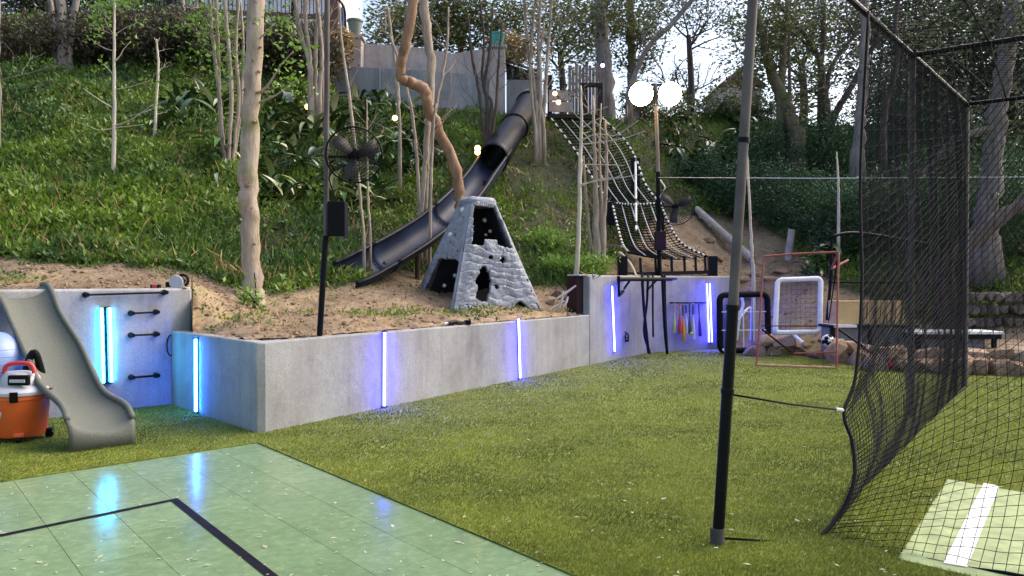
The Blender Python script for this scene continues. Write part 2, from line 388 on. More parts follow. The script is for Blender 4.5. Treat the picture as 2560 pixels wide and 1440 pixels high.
def bare_amount(px, Y, z):
    py = HOR - (z - CAMH) / Y * FPX
    toe = np.interp(px, [-1500, 0, 400, 520, 640, 830, 1000, 1300, 1450, 1560, 1650, 1900, 2000, 2100, 2300, 2600], [650, 655, 668, 690, 735, 715, 690, 715, 720, 640, 540, 545, 640, 720, 800, 820])
    return float(min(1, max(0, (py - toe) / 22 + 0.5 + 0.9 * mnoise.noise((px * 0.012, py * 0.03, 2.0)))))
def terrain():
    pxs = sorted(set(list(np.arange(-1500, -100, 60)) + list(np.arange(-100, 2700, 11)) + list(np.arange(2700, 4201, 60)) + CPX))
    rows = 130
    V = []; bare = []
    for px in pxs:
        i = max(0, min(len(CPX) - 2, int(np.searchsorted(CPX, px, 'right')) - 1)); t = (px - CPX[i]) / (CPX[i + 1] - CPX[i])
        Y0 = wall_Y(px) or lerp(COLS[i][1][0][0], COLS[i + 1][1][0][0], t)
        for k in range(rows):
            Y = Y0 + (70 - Y0) * (k / (rows - 1)) ** 2.0
            x = (px - 1280) / FPX * Y; z = H(x, Y)
            b = bare_amount(px, Y, z)
            z += b * (0.035 * mnoise.noise((x * 6, Y * 6, 9.0)) + 0.02 * mnoise.noise((x * 15, Y * 15, 3.0)))
            V.append((x, Y, z)); bare.append(b)
    n = len(pxs)
    F = [(a * rows + k, (a + 1) * rows + k, (a + 1) * rows + k + 1, a * rows + k + 1) for a in range(n - 1) for k in range(rows - 1)]
    me = bpy.data.meshes.new('hillside'); me.from_pydata(V, [], F); me.update()
    at = me.attributes.new('bare', 'FLOAT', 'POINT'); at.data.foreach_set('value', bare)
    m, nt, b = new_mat('hillside soil')
    a = nt.nodes.new('ShaderNodeAttribute'); a.attribute_name = 'bare'
    n1 = noise_node(nt, 0.9, 6, 0.65); n2 = noise_node(nt, 11, 5, 0.7)
    dirt = ramp(nt, [(0.30, (0.12, 0.085, 0.055)), (0.45, (0.215, 0.15, 0.095)), (0.57, (0.30, 0.215, 0.135)), (0.68, (0.24, 0.205, 0.075))]); nt.links.new(n1.outputs[0], dirt.inputs[0])
    fine = ramp(nt, [(0.3, (0.55, 0.52, 0.5)), (0.5, (1, 1, 1)), (0.72, (1.25, 1.22, 1.15))]); nt.links.new(n2.outputs[0], fine.inputs[0])
    d = mixc(nt, 1.0, dirt.outputs[0], fine.outputs[0], 'MULTIPLY')
    dark = ramp(nt, [(0.35, (0.028, 0.036, 0.014)), (0.6, (0.06, 0.052, 0.03)), (0.75, (0.105, 0.08, 0.055))]); nt.links.new(n2.outputs[0], dark.inputs[0])
    o = mixc(nt, a.outputs['Fac'], dark.outputs[0], d)
    nt.links.new(o, b.inputs['Base Color']); b.inputs['Roughness'].default_value = 0.95
    bump(nt, b, n2.outputs[0], 0.45, 0.03)
    return structure(link('hillside', me, m, None, 180))
terrain()

# ground under everything
g = MB(); g.add([(-400, -60, -0.03), (400, -60, -0.03), (400, 600, -0.03), (-400, 600, -0.03)], [(0, 1, 2, 3)])
structure(g.build('ground', mat_plain('bare earth', (0.2, 0.15, 0.1), 0.95, 0, 0.3, 0.5), None, 0))

# court and turf, laid out along the court's own edges
CC = G(641, 1112)
da = (G(0, 1211) - CC).normalized()
db_ = (G(1400, 1435) - CC).normalized()
def ST(s, t, z=0.0): return CC + da * s + db_ * t + Vector((0, 0, z))

def mat_turf():
    m, nt, b = new_mat('synthetic turf')
    n1 = noise_node(nt, 0.55, 5, 0.6); n2 = noise_node(nt, 24, 5, 0.75, stretch=(1, 0.45, 1)); n3 = noise_node(nt, 3.2, 5, 0.65, stretch=(0.6, 1.3, 1))
    r1 = ramp(nt, [(0.3, (0.085, 0.11, 0.010)), (0.5, (0.14, 0.17, 0.016)), (0.72, (0.21, 0.24, 0.03))]); nt.links.new(n3.outputs[0], r1.inputs[0])
    r2 = ramp(nt, [(0.3, (0.5, 0.5, 0.5)), (0.52, (1, 1, 1)), (0.75, (1.5, 1.5, 1.4))]); nt.links.new(n2.outputs[0], r2.inputs[0])
    r3 = ramp(nt, [(0.35, (0.8, 0.82, 0.8)), (0.65, (1.15, 1.12, 1.05))]); nt.links.new(n1.outputs[0], r3.inputs[0])
    o = mixc(nt, 1.0, r1.outputs[0], r2.outputs[0], 'MULTIPLY'); o = mixc(nt, 1.0, o, r3.outputs[0], 'MULTIPLY')
    nt.links.new(o, b.inputs['Base Color']); b.inputs['Roughness'].default_value = 0.9
    bump(nt, b, n2.outputs[0], 1.0, 0.03)
    return m
M['turf'] = mat_turf()
TZ = 0.022
def slab(name, corners, z0, z1, mat):
    poly = [(p.x, p.y) for p in corners]
    return MB().prism(poly, z0, z1).build(name, mat, None, 0)
turf_poly = [ST(-24, -24), ST(14, -24), ST(14, 0), ST(0, 0), ST(0, 12), ST(-24, 12)]
turf = slab('turf', turf_poly, -0.02, TZ, M['turf']); structure(turf)

# court of interlocking tiles
court = structure(slab('sport_court', [ST(0.0, 0.0), ST(14, 0.0), ST(14, 12), ST(0.0, 12)], -0.02, 0.004, mat_plain('green joint', (0.20, 0.28, 0.17), 0.6)))
def mat_court():
    m, nt, b = new_mat('green court tile')
    oi = nt.nodes.new('ShaderNodeObjectInfo')
    n = noise_node(nt, 1.2, 5, 0.6, coord='Generated')
    tc = nt.nodes.new('ShaderNodeNewGeometry')
    n.inputs['Scale'].default_value = 1.1; nt.links.new(tc.outputs['Position'], n.inputs['Vector'])
    r = ramp(nt, [(0.3, (0.14, 0.213, 0.112)), (0.7, (0.185, 0.268, 0.146))]); nt.links.new(n.outputs[0], r.inputs[0])
    r2 = ramp(nt, [(0, (0.94, 0.94, 0.94)), (1, (1.06, 1.05, 1.06))]); nt.links.new(oi.outputs['Random'], r2.inputs[0])
    n3 = nt.nodes.new('ShaderNodeTexNoise'); n3.inputs['Scale'].default_value = 14; n3.inputs['Detail'].default_value = 6; n3.inputs['Roughness'].default_value = 0.7
    nt.links.new(tc.outputs['Position'], n3.inputs['Vector'])
    r3 = ramp(nt, [(0.32, (0.82, 0.83, 0.82)), (0.55, (1, 1, 1)), (0.72, (1.4, 1.34, 1.26))]); nt.links.new(n3.outputs[0], r3.inputs[0])
    o = mixc(nt, 1.0, r.outputs[0], r2.outputs[0], 'MULTIPLY'); o = mixc(nt, 1.0, o, r3.outputs[0], 'MULTIPLY')
    nt.links.new(o, b.inputs['Base Color'])
    rr = ramp(nt, [(0.3, (0.10, 0.10, 0.10)), (0.7, (0.20, 0.20, 0.20))]); nt.links.new(n3.outputs[0], rr.inputs[0]); nt.links.new(rr.outputs[0], b.inputs['Roughness'])
    b.inputs['Specular IOR Level'].default_value = 0.10
    bump(nt, b, n3.outputs[0], 0.05, 0.004)
    return m
M['court'] = mat_court()
TS = 0.406
tile_me = None
for i in range(0, 14):
    for j in range(0, 15):
        c = ST((i + 0.5) * TS, (j + 0.5) * TS)
        if c.y < 3.1: continue
        px = 1280 + FPX * c.x / c.y
        if px < -330 or px > 2000: continue
        if tile_me is None:
            e = TS / 2 - 0.0012; mb = MB()
            q = [da * a + db_ * b for a, b in ((-e, -e), (e, -e), (e, e), (-e, e))]
            e2 = e - 0.0006; q2 = [da * a + db_ * b for a, b in ((-e2, -e2), (e2, -e2), (e2, e2), (-e2, e2))]
            vs = [(p.x, p.y, 0.0045) for p in q] + [(p.x, p.y, 0.0105) for p in q] + [(p.x, p.y, 0.0125) for p in q2]
            mb.add(vs, [(8, 9, 10, 11)] + [(k, (k + 1) % 4, 4 + (k + 1) % 4, 4 + k) for k in range(4)] + [(4 + k, 4 + (k + 1) % 4, 8 + (k + 1) % 4, 8 + k) for k in range(4)])
            o = mb.build('tile', M['court'], None, 0); tile_me = o.data
        else:
            o = bpy.data.objects.new('tile', tile_me); COL.objects.link(o)
        o.location = (c.x, c.y, 0); attach(o, court)
# painted court lines (sheets lying on the tiles)
def ground_strip(name, a, b, w0, w1, z, mat, parent):
    a, b = Vector(a), Vector(b); d = (b - a).normalized(); s = Vector((-d.y, d.x, 0))
    mb = MB(); mb.add([(*(a + s * w0 / 2).xy, z), (*(a - s * w0 / 2).xy, z), (*(b - s * w1 / 2).xy, z), (*(b + s * w1 / 2).xy, z)], [(0, 1, 2, 3)])
    return mb.build(name, mat, parent, 0)
M['line_black'] = mat_plain('black court paint', (0.012, 0.011, 0.014), 0.6, 0, 0.3, 12); M['line_black'].node_tree.nodes['Principled BSDF'].inputs['Specular IOR Level'].default_value = 0.03
K0 = G(433, 1250, 0.017)
ground_strip('painted_line', K0 + da * -0.03, G(-250, 1391, 0.017), 0.05, 0.05, 0.017, M['line_black'], court)
ground_strip('painted_line', K0 + db_ * 0.03, G(840, 1570, 0.0172), 0.055, 0.055, 0.0172, M['line_black'], court)

# practice mat inside the cage
mat_z = TZ + 0.006
mq = [G(2372, 1199, mat_z), G(2760, 1268, mat_z), G(2760, 1520, mat_z), G(2248, 1399, mat_z)]
mt = slab('pitching_mat', mq, TZ + 0.001, mat_z, mat_plain('pale green mat', (0.27, 0.33, 0.15), 0.8, 0, 0.25, 9, 0.3, 60))
tag(mt, 'pale green practice mat with a white stripe lying on the turf', 'mat')
MB().add([(*G(x, y, mat_z + 0.004).xy, mat_z + 0.004) for x, y in ((2463, 1208), (2502, 1216), (2422, 1420), (2362, 1410))], [(0, 1, 2, 3)]).build('stripe', M['white_paint'], mt, 0)

# ------------------------------------------------------------------ retaining walls
I_ = Vector((-4.34, 9.85, 0)); K_ = G(645, 1090); M_ = G(1620, 885); E_ = G(1832, 870)
L0 = Vector((-5.27, 8.82, 0)); LD = Vector((0.93, 1.03, 0))
def hit(px, A, B):
    t = (px - 1280) / FPX; d = B - A
    return A + d * ((t * A.y - A.x) / (d.x - t * d.y))
J_ = hit(1474, K_, M_)
def wall_prism(pts, th, z0, z1, side=1):
    """pts: front polyline; thickness goes to the left of travel"""
    n = len(pts); back = []
    for i, p in enumerate(pts):
        d1 = (pts[i] - pts[i - 1]).normalized() if i > 0 else (pts[1] - pts[0]).normalized()
        d2 = (pts[i + 1] - pts[i]).normalized() if i < n - 1 else d1
        n1 = Vector((-d1.y, d1.x, 0)); n2 = Vector((-d2.y, d2.x, 0)); m = (n1 + n2); m = m / max(0.3, m.dot(n1))
        back.append(p + m * th * side)
    poly = [(p.x, p.y) for p in pts] + [(p.x, p.y) for p in reversed(back)]
    return MB().prism(poly, z0, z1)
rw = thing('retaining_wall', 'long low grey concrete retaining wall with a corner, rising to a taller end section', 'wall', K_)
wall_prism([I_ + Vector((0.012, 0, 0)), K_ + (I_ - K_).normalized() * 0.06, K_ + (M_ - K_).normalized() * 0.09, J_], 0.22, -0.1, 0.955).build('low_section', M['concrete'], rw, 30, 0.02, 3)
Jt = J_ + (M_ - J_).normalized() * 0.004
wall_prism([Jt, M_, E_], 0.24, -0.1, 1.69).build('tall_section', M['concrete'], rw, 30, 0.03, 3)
aw = wall_prism([L0 + LD * -3.0, L0 + LD * 1.206], 0.25, -0.1, 1.495).build('retaining_wall', M['concrete'], None, 30, 0.03, 3)
tag(aw, 'tall grey concrete retaining wall with black grab bars behind the small slide', 'wall')

# black grab bars on the tall wall
LA, LB = L0 + LD * -3, L0 + LD * 1.206
LN = Vector((LD.y, -LD.x, 0)).normalized()
def wall_pt(px, py, A, B, off=0.0, nrm=None):
    p = hit(px, A, B); z = CAMH + (HOR - py) / FPX * p.y
    q = Vector((p.x, p.y, z))
    return q + nrm * off if nrm is not None else q
for lab, (x0, y0), (x1, y1) in (('long black grab bar along the top of the tall wall', (213, 737), (410, 731)),
                                ('short black grab bar, highest of the three rungs on the tall wall', (326, 783), (388, 780)),
                                ('short black grab bar, middle of the three rungs on the tall wall', (326, 838), (388, 835)),
                                ('short black grab bar, lowest of the three rungs on the tall wall', (326, 943), (388, 938))):
    a = wall_pt(x0, y0, LA, LB, 0.0, LN); b = wall_pt(x1, y1, LA, LB, 0.0, LN)
    t = thing('grab_bar', lab, 'grab bar', a)
    MB().tube([a + LN * 0.055, b + LN * 0.055], 0.013, 10).build('bar', M['black_metal'], t)
    for q in (a, b):
        MB().tube([q + LN * 0.001, q + LN * 0.012, q + LN * 0.055, q + LN * 0.085], [0.036, 0.036, 0.028, 0.024], 12).build('flange', M['black_metal'], t)
# loop of cord over the wall corner
a = wall_pt(424, 838, LA, LB, 0.02, LN); lo = []
for k in range(25):
    u = 2 * math.pi * k / 24; lo.append(a + Vector((LD.x, LD.y, 0)).normalized() * (0.045 * math.sin(u)) + Vector((0, 0, -0.13 + 0.13 * math.cos(u))))
tag(MB().tube(lo[:-1], 0.007, 6, closed=True).build('cord_loop', M['strap'], None), 'thin dark loop of cord hanging where the two walls meet', 'cord')

# led tubes
def led(px0, y0, px1, y1, A, B, mat, label, double=False, off=0.026):
    d = (B - A).normalized(); nrm = Vector((d.y, -d.x, 0))
    t0 = wall_pt(px0, y0, A, B); t1 = wall_pt(px1, y1, A, B)
    if t1.z < TZ + 0.02: t1.z = TZ + 0.02
    t = thing('light_tube', label, 'light tube', t1, 'coloured light tubes on the walls')
    w = 0.034 if double else 0.0
    ch = MB(); ch.beam(t1 + nrm * 0.005, t0 + nrm * 0.005, 0.03, 0.009, nrm); ch.build('channel', M['black_metal'], t, 0)
    for s in ((-1, 1) if double else (0,)):
        MB().tube([t1 + nrm * off + d * s * (w + 0.012), t0 + nrm * off + d * s * (w + 0.012)], 0.013 if double else 0.017, 10).build('diffuser', mat, t)
    for q in (t0, t1):
        MB().beam(q + nrm * 0.002, q + nrm * 0.055, 0.05 + 2 * w, 0.012).build('end_cap', M['black_metal'], t, 0)
led(262, 768, 266, 957, LA, LB, M['led_cyan'], 'glowing cyan double light tube on the tall wall behind the small slide', True)
led(494, 846, 494, 1047, I_, K_, M['led_azure'], 'glowing azure light tube on the short wall left of the corner')
led(957, 829, 956, 1029, K_, M_, M['led_blue'], 'glowing blue light tube on the low wall below the pole with the fan')
led(1293, 795, 1297, 953, K_, M_, M['led_blue'], 'glowing blue light tube on the low wall below the rock pyramid')
led(1527, 714, 1534, 880, K_, M_, M['led_blue'], 'glowing blue light tube on the tall section beside the pull-up bar')
led(1769, 708, 1775, 856, M_, E_, M['led_blue'], 'glowing blue double light tube on the tall section beside the bats', True)

# ------------------------------------------------------------------ small wave slide
def wave_slide():
    Ls = [P(-45, 712, 8.75), P(-24, 722, 8.5), P(2, 748, 8.3), P(40, 832, 8.02), P(70, 900, 7.82), P(97, 960, 7.62), P(150, 1012, 7.33), P(166, 1050, 7.12)]
    Rs = [P(104, 712, 9.1), P(118, 712, 8.9), P(132, 733, 8.72), P(152, 785, 8.55), P(200, 862, 8.3), P(231, 930, 8.05), P(262, 982, 7.85), P(312, 1012, 7.65), P(331, 1046, 7.5)]
    n = 44
    La, Ra = spline(Ls, n), spline(Rs, n)
    t = thing('small_slide', 'speckled grey wave slide coming down from the tall wall onto the turf', 'slide', G(250, 1120))
    cols = 15; V = []; F = []
    for i in range(n):
        l, r = Vector(La[i]), Vector(Ra[i]); s = (r - l).normalized()
        tan = Vector(La[min(i + 1, n - 1)]) - Vector(La[max(i - 1, 0)]) + Vector(Ra[min(i + 1, n - 1)]) - Vector(Ra[max(i - 1, 0)])
        up = s.cross(tan.normalized()).normalized()
        if up.z < 0: up = -up
        for k in range(cols):
            u = k / (cols - 1); d = 0.095 * (1 - abs(2 * u - 1) ** 2.6)
            V.append(l.lerp(r, u) - up * d)
    # the last row rolls over and drops to the turf
    l, r = Vector(La[-1]), Vector(Ra[-1]); out = Vector((r.y - l.y, -(r.x - l.x), 0)).normalized()
    rows = n
    for j, (o, dz) in enumerate(((0.035, 0.012), (0.065, 0.05), (0.075, 0.12), (0.078, None))):
        for k in range(cols):
            u = k / (cols - 1); d = 0.095 * (1 - abs(2 * u - 1) ** 2.6)
            p = l.lerp(r, u)
            z = TZ if dz is None else max(TZ, p.z - d * (1 - min(1, dz * 5)) * 1.0 - dz)
            q = p + out * o; V.append(Vector((q.x, q.y, z)))
        rows += 1
    for i in range(rows - 1):
        for k in range(cols - 1):
            a = i * cols + k; F.append((a, a + 1, a + cols + 1, a + cols))
    o = MB().add(V, F).build('chute', M['fibreglass'], t, 180)
    sm = o.modifiers.new('s', 'SOLIDIFY'); sm.thickness = 0.03; sm.offset = -1
    for side in (La, Ra):
        pts = [Vector(p) + Vector((0, 0, 0.004)) for p in side]
        MB().tube(pts, 0.028, 8).build('rim', M['fibreglass'], t, 180)
wave_slide()

# ------------------------------------------------------------------ shop vacuum and ball
def vacuum():
    c = G(50, 1104); c.z = TZ; Y = c.y
    t = thing('shop_vacuum', 'orange drum vacuum with grey and black motor head on castors', 'vacuum', c)
    r = 0.255
    tub = MB().lathe(c + Vector((0, 0, 0.05)), [(0.0, 0), (r * 0.86, 0), (r * 0.9, 0.02), (r * 0.985, 0.34), (r * 1.0, 0.36), (r * 1.03, 0.365), (r * 1.03, 0.40), (r * 0.99, 0.405), (0, 0.405)], 40).build('drum', M['orange'], t)
    MB().lathe(c + Vector((0, 0, 0.457)), [(0, 0), (r * 1.07, 0), (r * 1.08, 0.03), (r * 0.98, 0.06), (r * 0.75, 0.085), (0, 0.085)], 40).build('lid', M['grey_plastic'], t)
    head = MB().lathe(c + Vector((0, 0, 0.543)), [(0, 0), (r * 0.7, 0), (r * 0.66, 0.07), (r * 0.5, 0.13), (0, 0.14)], 24).build('motor_head', M['grey_plastic'], t)
    MB().box(c + Vector((0.09, -0.165, 0.605)), (0.20, 0.05, 0.1)).build('vent_panel', M['black_metal'], head, 0, 0.012)
    MB().box(c + Vector((0.09, -0.195, 0.60)), (0.15, 0.012, 0.03)).build('vent_slot', M['grey_plastic'], head, 0, 0.004)
    MB().tube(spline([c + Vector((-0.13, -0.06, 0.66)), c + Vector((-0.09, -0.06, 0.74)), c + Vector((0.03, -0.05, 0.76)), c + Vector((0.14, -0.05, 0.74)), c + Vector((0.17, -0.05, 0.66))], 14), 0.022, 8).build('handle', M['red_plastic'], t)
    MB().tube(spline([c + Vector((-0.02, 0.10, 0.62)), c + Vector((0.0, 0.14, 0.78)), c + Vector((0.05, 0.16, 0.84)), c + Vector((0.10, 0.2, 0.6))], 14), 0.035, 10).build('hose', M['black_metal'], t)
    # latches
    for an in (-70, 10, -150):
        d = Vector((math.cos(R(an)), math.sin(R(an)), 0))
        MB().beam(c + d * (r * 1.05) + Vector((0, 0, 0.40)), c + d * (r * 1.08) + Vector((0, 0, 0.50)), 0.07, 0.022, d).build('latch', M['black_metal'], t, 0, 0.005)
    # maker's plate: a curved grey plate with dark lettering blocks
    pl = MB(); n = 8; vs = []
    for k in range(n + 1):
        an = R(-122 + 24 * k / n); rr = r * 0.957
        for z in (0.20, 0.26): vs.append(c + Vector((math.cos(an) * rr, math.sin(an) * rr, z + 0.05)))
    pl.add(vs, [(2 * k, 2 * k + 2, 2 * k + 3, 2 * k + 1) for k in range(n)])
    o = pl.build('plate', M['grey_plastic'], t, 180); so = o.modifiers.new('s', 'SOLIDIFY'); so.thickness = 0.016; so.offset = 0
    MB().lathe(c + Vector((math.cos(R(-103)) * r * 0.965, math.sin(R(-103)) * r * 0.965, 0.28)), [(0, 0), (0.012, 0), (0.012, 0.012), (0, 0.012)], 12, Vector((math.cos(R(-103)), math.sin(R(-103)), 0))).build('drain_cap', M['black_metal'], t)
    for an in (-120, -62, 20, 130):
        d = Vector((math.cos(R(an)), math.sin(R(an)), 0)); s = Vector((-d.y, d.x, 0))
        q = c + d * (r * 0.97) + Vector((0, 0, 0.036))
        cs = MB().beam(c + d * r * 0.6 + Vector((0, 0, 0.072)), q + d * 0.03 + Vector((0, 0, 0.046)), 0.09, 0.04).build('castor', M['black_metal'] if an in (20, 130) else M['orange'], t, 0, 0.01)
        MB().tube([q - s * 0.022, q + s * 0.022], 0.036, 16).build('wheel', M['black_metal'], cs)
vacuum()
cr = P(-8, 1010, 7.98); cr.z = TZ
t = thing('crate', 'low dark crate behind the orange vacuum', 'crate', cr)
for k in range(4): MB().box(cr + Vector((0, -0.20, 0.06 + k * 0.11)), (0.46, 0.02, 0.085)).build('slat', M['black_metal'], t, 0)
MB().box(cr + Vector((0, 0.0, 0.21)), (0.44, 0.36, 0.42)).build('body', M['black_metal'], t, 0)
BR = 0.315; bc = P(60 - BR / 7.95 * FPX, 905, 7.95); bc.z = TZ + 0.42 + BR
b = MB().lathe(bc, [(BR * math.sin(math.pi * k / 28), -BR * math.cos(math.pi * k / 28)) for k in range(29)], 40).build('exercise_ball', M['ball'], None, 180); tag(b, 'pale blue ball behind the orange vacuum', 'ball')
for z in (-0.14, -0.07, 0.0, 0.07, 0.14):
    rr = math.sqrt(BR * BR - z * z)
    MB().tube([bc + Vector((rr * math.cos(2 * math.pi * k / 40), rr * math.sin(2 * math.pi * k / 40), z)) for k in range(40)], 0.004, 5, closed=True).build('ridge', M['ball'], b, 180)

# things lying on the walls
p = wall_pt(445, 716, LA, LB) + Vector((-0.05, 0.12, 0)); p.z = 1.497
t = thing('circular_saw', 'grey and maroon circular saw resting on top of the tall wall', 'saw', p)
MB().box(p + Vector((0, 0, 0.006)), (0.26, 0.14, 0.01)).build('base_plate', M['grey_plastic'], t, 0)
MB().lathe(p + Vector((-0.01, -0.05, 0.075)), [(0, 0), (0.085, 0), (0.09, 0.02), (0.085, 0.045), (0, 0.045)], 24, Vector((0, 1, 0))).build('blade_guard', M['grey_plastic'], t)
MB().lathe(p + Vector((0.0, 0.0, 0.085)), [(0, 0), (0.045, 0), (0.05, 0.06), (0.04, 0.10), (0, 0.105)], 18, Vector((0.3, 1, 0.1))).build('motor', M['black_metal'], t)
MB().tube(spline([p + Vector((0.0, 0, 0.14)), p + Vector((0.06, 0, 0.17)), p + Vector((0.12, 0, 0.14)), p + Vector((0.125, 0, 0.07)), p + Vector((0.09, 0, 0.03))], 12), 0.02, 8).build('handle', M['maroon'], t)
MB().box(p + Vector((-0.12, -0.02, 0.045)), (0.05, 0.06, 0.07)).build('battery', M['black_metal'], t, 0, 0.01)
p = wall_pt(390, 716, LA, LB) + Vector((-0.05, 0.10, 0)); p.z = 1.497
b = MB().box(p + Vector((0, 0, 0.022)), (0.10, 0.06, 0.04)).build('battery_pack', M['red_plastic'], None, 0, 0.006); tag(b, 'small red and black tool battery beside the circular saw on the wall', 'battery')
for s in (-1, 1): MB().box(p + Vector((0.044 * s, 0, 0.023)), (0.022, 0.066, 0.046)).build('end_cap', M['black_metal'], b, 0, 0.004)
p = wall_pt(1145, 806, K_, M_) + Vector((-0.06, 0.10, 0)); p.z = 0.957
kd = (M_ - K_).normalized()
t = thing('power_drill', 'dark cordless drill lying on top of the low wall near the pyramid', 'drill', p)
MB().tube([p - kd * 0.16 + Vector((0, 0, 0.04)), p + kd * 0.02 + Vector((0, 0, 0.045)), p + kd * 0.06 + Vector((0, 0, 0.045))], [0.03, 0.036, 0.03], 12).build('body', M['black_metal'], t)
MB().tube([p - kd * 0.16 + Vector((0, 0, 0.04)), p - kd * 0.24 + Vector((0, 0, 0.035))], [0.022, 0.012], 10).build('chuck', M['grey_plastic'], t)
MB().beam(p + kd * 0.02 + Vector((0, 0, 0.03)), p + kd * 0.12 + Vector((0.08, 0, 0.03)), 0.04, 0.045).build('grip', M['wood_dark'], t, 0, 0.01)
MB().box(p + kd * 0.17 + Vector((0.09, 0, 0.035)), (0.10, 0.08, 0.065)).build('battery', M['black_metal'], t, 0, 0.01)

# ------------------------------------------------------------------ fan poles
def fan(t, c, axis, r):
    """wire-caged round fan with its own motor and blades"""
    ax = axis.normalized(); q = ax.to_track_quat('Z', 'Y').to_matrix()
    f = None
    for s in (1, -1):
        vs = []; fs = []; NR, NS = 9, 40
        for i in range(NR + 1):
            rr = r * (0.1 + 0.9 * i / NR); zz = s * 0.09 * math.cos(math.pi / 2 * i / NR)
            for k in range(NS):
                an = 2 * math.pi * k / NS; vs.append(c + q @ Vector((rr * math.cos(an), rr * math.sin(an), zz)))
        for i in range(NR):
            for k in range(NS): fs.append((i * NS + k, i * NS + (k + 1) % NS, (i + 1) * NS + (k + 1) % NS, (i + 1) * NS + k))
        o = MB().add(vs, fs).build('wire_guard', M['black_metal'], t, 0)
        w = o.modifiers.new('w', 'WIREFRAME'); w.thickness = 0.006; w.use_even_offset = False
    MB().tube([c + q @ Vector((r * math.cos(2 * math.pi * k / 48), r * math.sin(2 * math.pi * k / 48), 0)) for k in range(48)], 0.010, 8, closed=True).build('guard_ring', M['black_metal'], t, 180)
    MB().lathe(c - ax * 0.16, [(0, 0), (0.06, 0), (0.075, 0.03), (0.075, 0.13), (0.04, 0.16), (0.035, 0.24), (0, 0.25)], 20, ax).build('motor', M['black_metal'], t)
    for k in range(3):
        an = 2 * math.pi * k / 3 + 0.4; d = q @ Vector((math.cos(an), math.sin(an), 0)); s = ax.cross(d)
        vs = [c + d * 0.04 - s * 0.03 - ax * 0.01, c + d * r * 0.5 - s * 0.09 - ax * 0.03, c + d * r * 0.88 - s * 0.07 - ax * 0.03, c + d * r * 0.9 + s * 0.08 + ax * 0.03, c + d * r * 0.5 + s * 0.07 + ax * 0.03, c + d * 0.04 + s * 0.03 + ax * 0.01]
        o = MB().add(vs, [(0, 1, 4, 5), (1, 2, 3, 4)]).build('blade', M['pole_metal'], t, 180)
        so = o.modifiers.new('s', 'SOLIDIFY'); so.thickness = 0.004
pb = hit(812, K_, M_) + Vector((-0.1, 0.16, 0)); pb.z = 0.957
t = thing('fan_pole', 'black pole standing on the low wall carrying a round wire fan and a box', 'pole', pb)
Yp = pb.y
MB().tube([pb, P(814, 600, Yp), P(815, 590, Yp)], 0.034, 14).build('lower_pole', M['black_metal'], t)
MB().tube([P(815, 600, Yp), P(818, 250, Yp), P(822, -420, Yp)], 0.03, 14).build('upper_pole', M['pole_metal'], t)
fc = P(886, 388, Yp - 0.1)
fan(t, fc, Vector((0.25, -1, -0.05)), 0.315)
MB().tube([P(818, 392, Yp), fc + Vector((0, 0.14, 0))], 0.018, 8).build('fan_arm', M['black_metal'], t)
bx = MB().box(P(845, 548, Yp - 0.02), (0.20, 0.17, 0.40)).build('control_box', M['black_metal'], t, 0, 0.012)
MB().tube(spline([P(842, 505, Yp - 0.02), P(830, 470, Yp - 0.05), P(824, 440, Yp - 0.04), P(850, 420, Yp + 0.05), fc + Vector((0, 0.16, -0.05))], 16), 0.008, 6).build('cable', M['strap'], t)

pb = on_hill(1648, 690, 16.5); Yp = 17.2; pb = P(1649, 690, Yp); pb.z = H(pb.x, Yp) - 0.05
t = thing('light_pole', 'tall thin pole with two bright floodlights on top and a round fan', 'lamp pole', pb)
top = P(1637, 212, Yp)
MB().tube([pb, P(1645, 430, Yp)], 0.05, 12).build('lower_pole', M['black_metal'], t)
MB().tube([P(1645, 440, Yp), top], 0.042, 12).build('upper_pole', M['wood_grey'], t)
MB().tube([P(1598, 218, Yp), top, P(1677, 218, Yp)], 0.022, 8).build('crossarm', M['black_metal'], t)
for px in (1602, 1674):
    c = P(px, 236, Yp - 0.08); ax = Vector((-0.15 if px < 1637 else 0.1, -1, -0.25)).normalized()
    h = MB().lathe(c - ax * 0.02, [(0, -0.16), (0.12, -0.14), (0.27, -0.02), (0.285, 0.0), (0.285, 0.03), (0.262, 0.03), (0.26, 0.0)], 28, ax).build('floodlight', M['black_metal'], t)
    MB().lathe(c + ax * 0.005, [(0.258, 0.0), (0.24, 0.03), (0.15, 0.06), (0, 0.075)], 28, ax).build('lens', M['flood'], h, 180)
fc = P(1688, 515, Yp - 0.12)
fan(t, fc, Vector((-0.1, -1, -0.05)), 0.42)
MB().tube([P(1645, 515, Yp), fc + Vector((0, 0.14, 0))], 0.02, 8).build('fan_arm', M['black_metal'], t)
MB().box(P(1650, 602, Yp - 0.03), (0.24, 0.17, 0.42)).build('control_box', M['maroon'], t, 0, 0.012)
MB().tube(spline([P(1650, 450, Yp - 0.05), P(1662, 470, Yp - 0.1), P(1650, 490, Yp - 0.08), P(1660, 507, Yp - 0.1)], 14), 0.014, 6).build('cable', M['white_rope'], t)

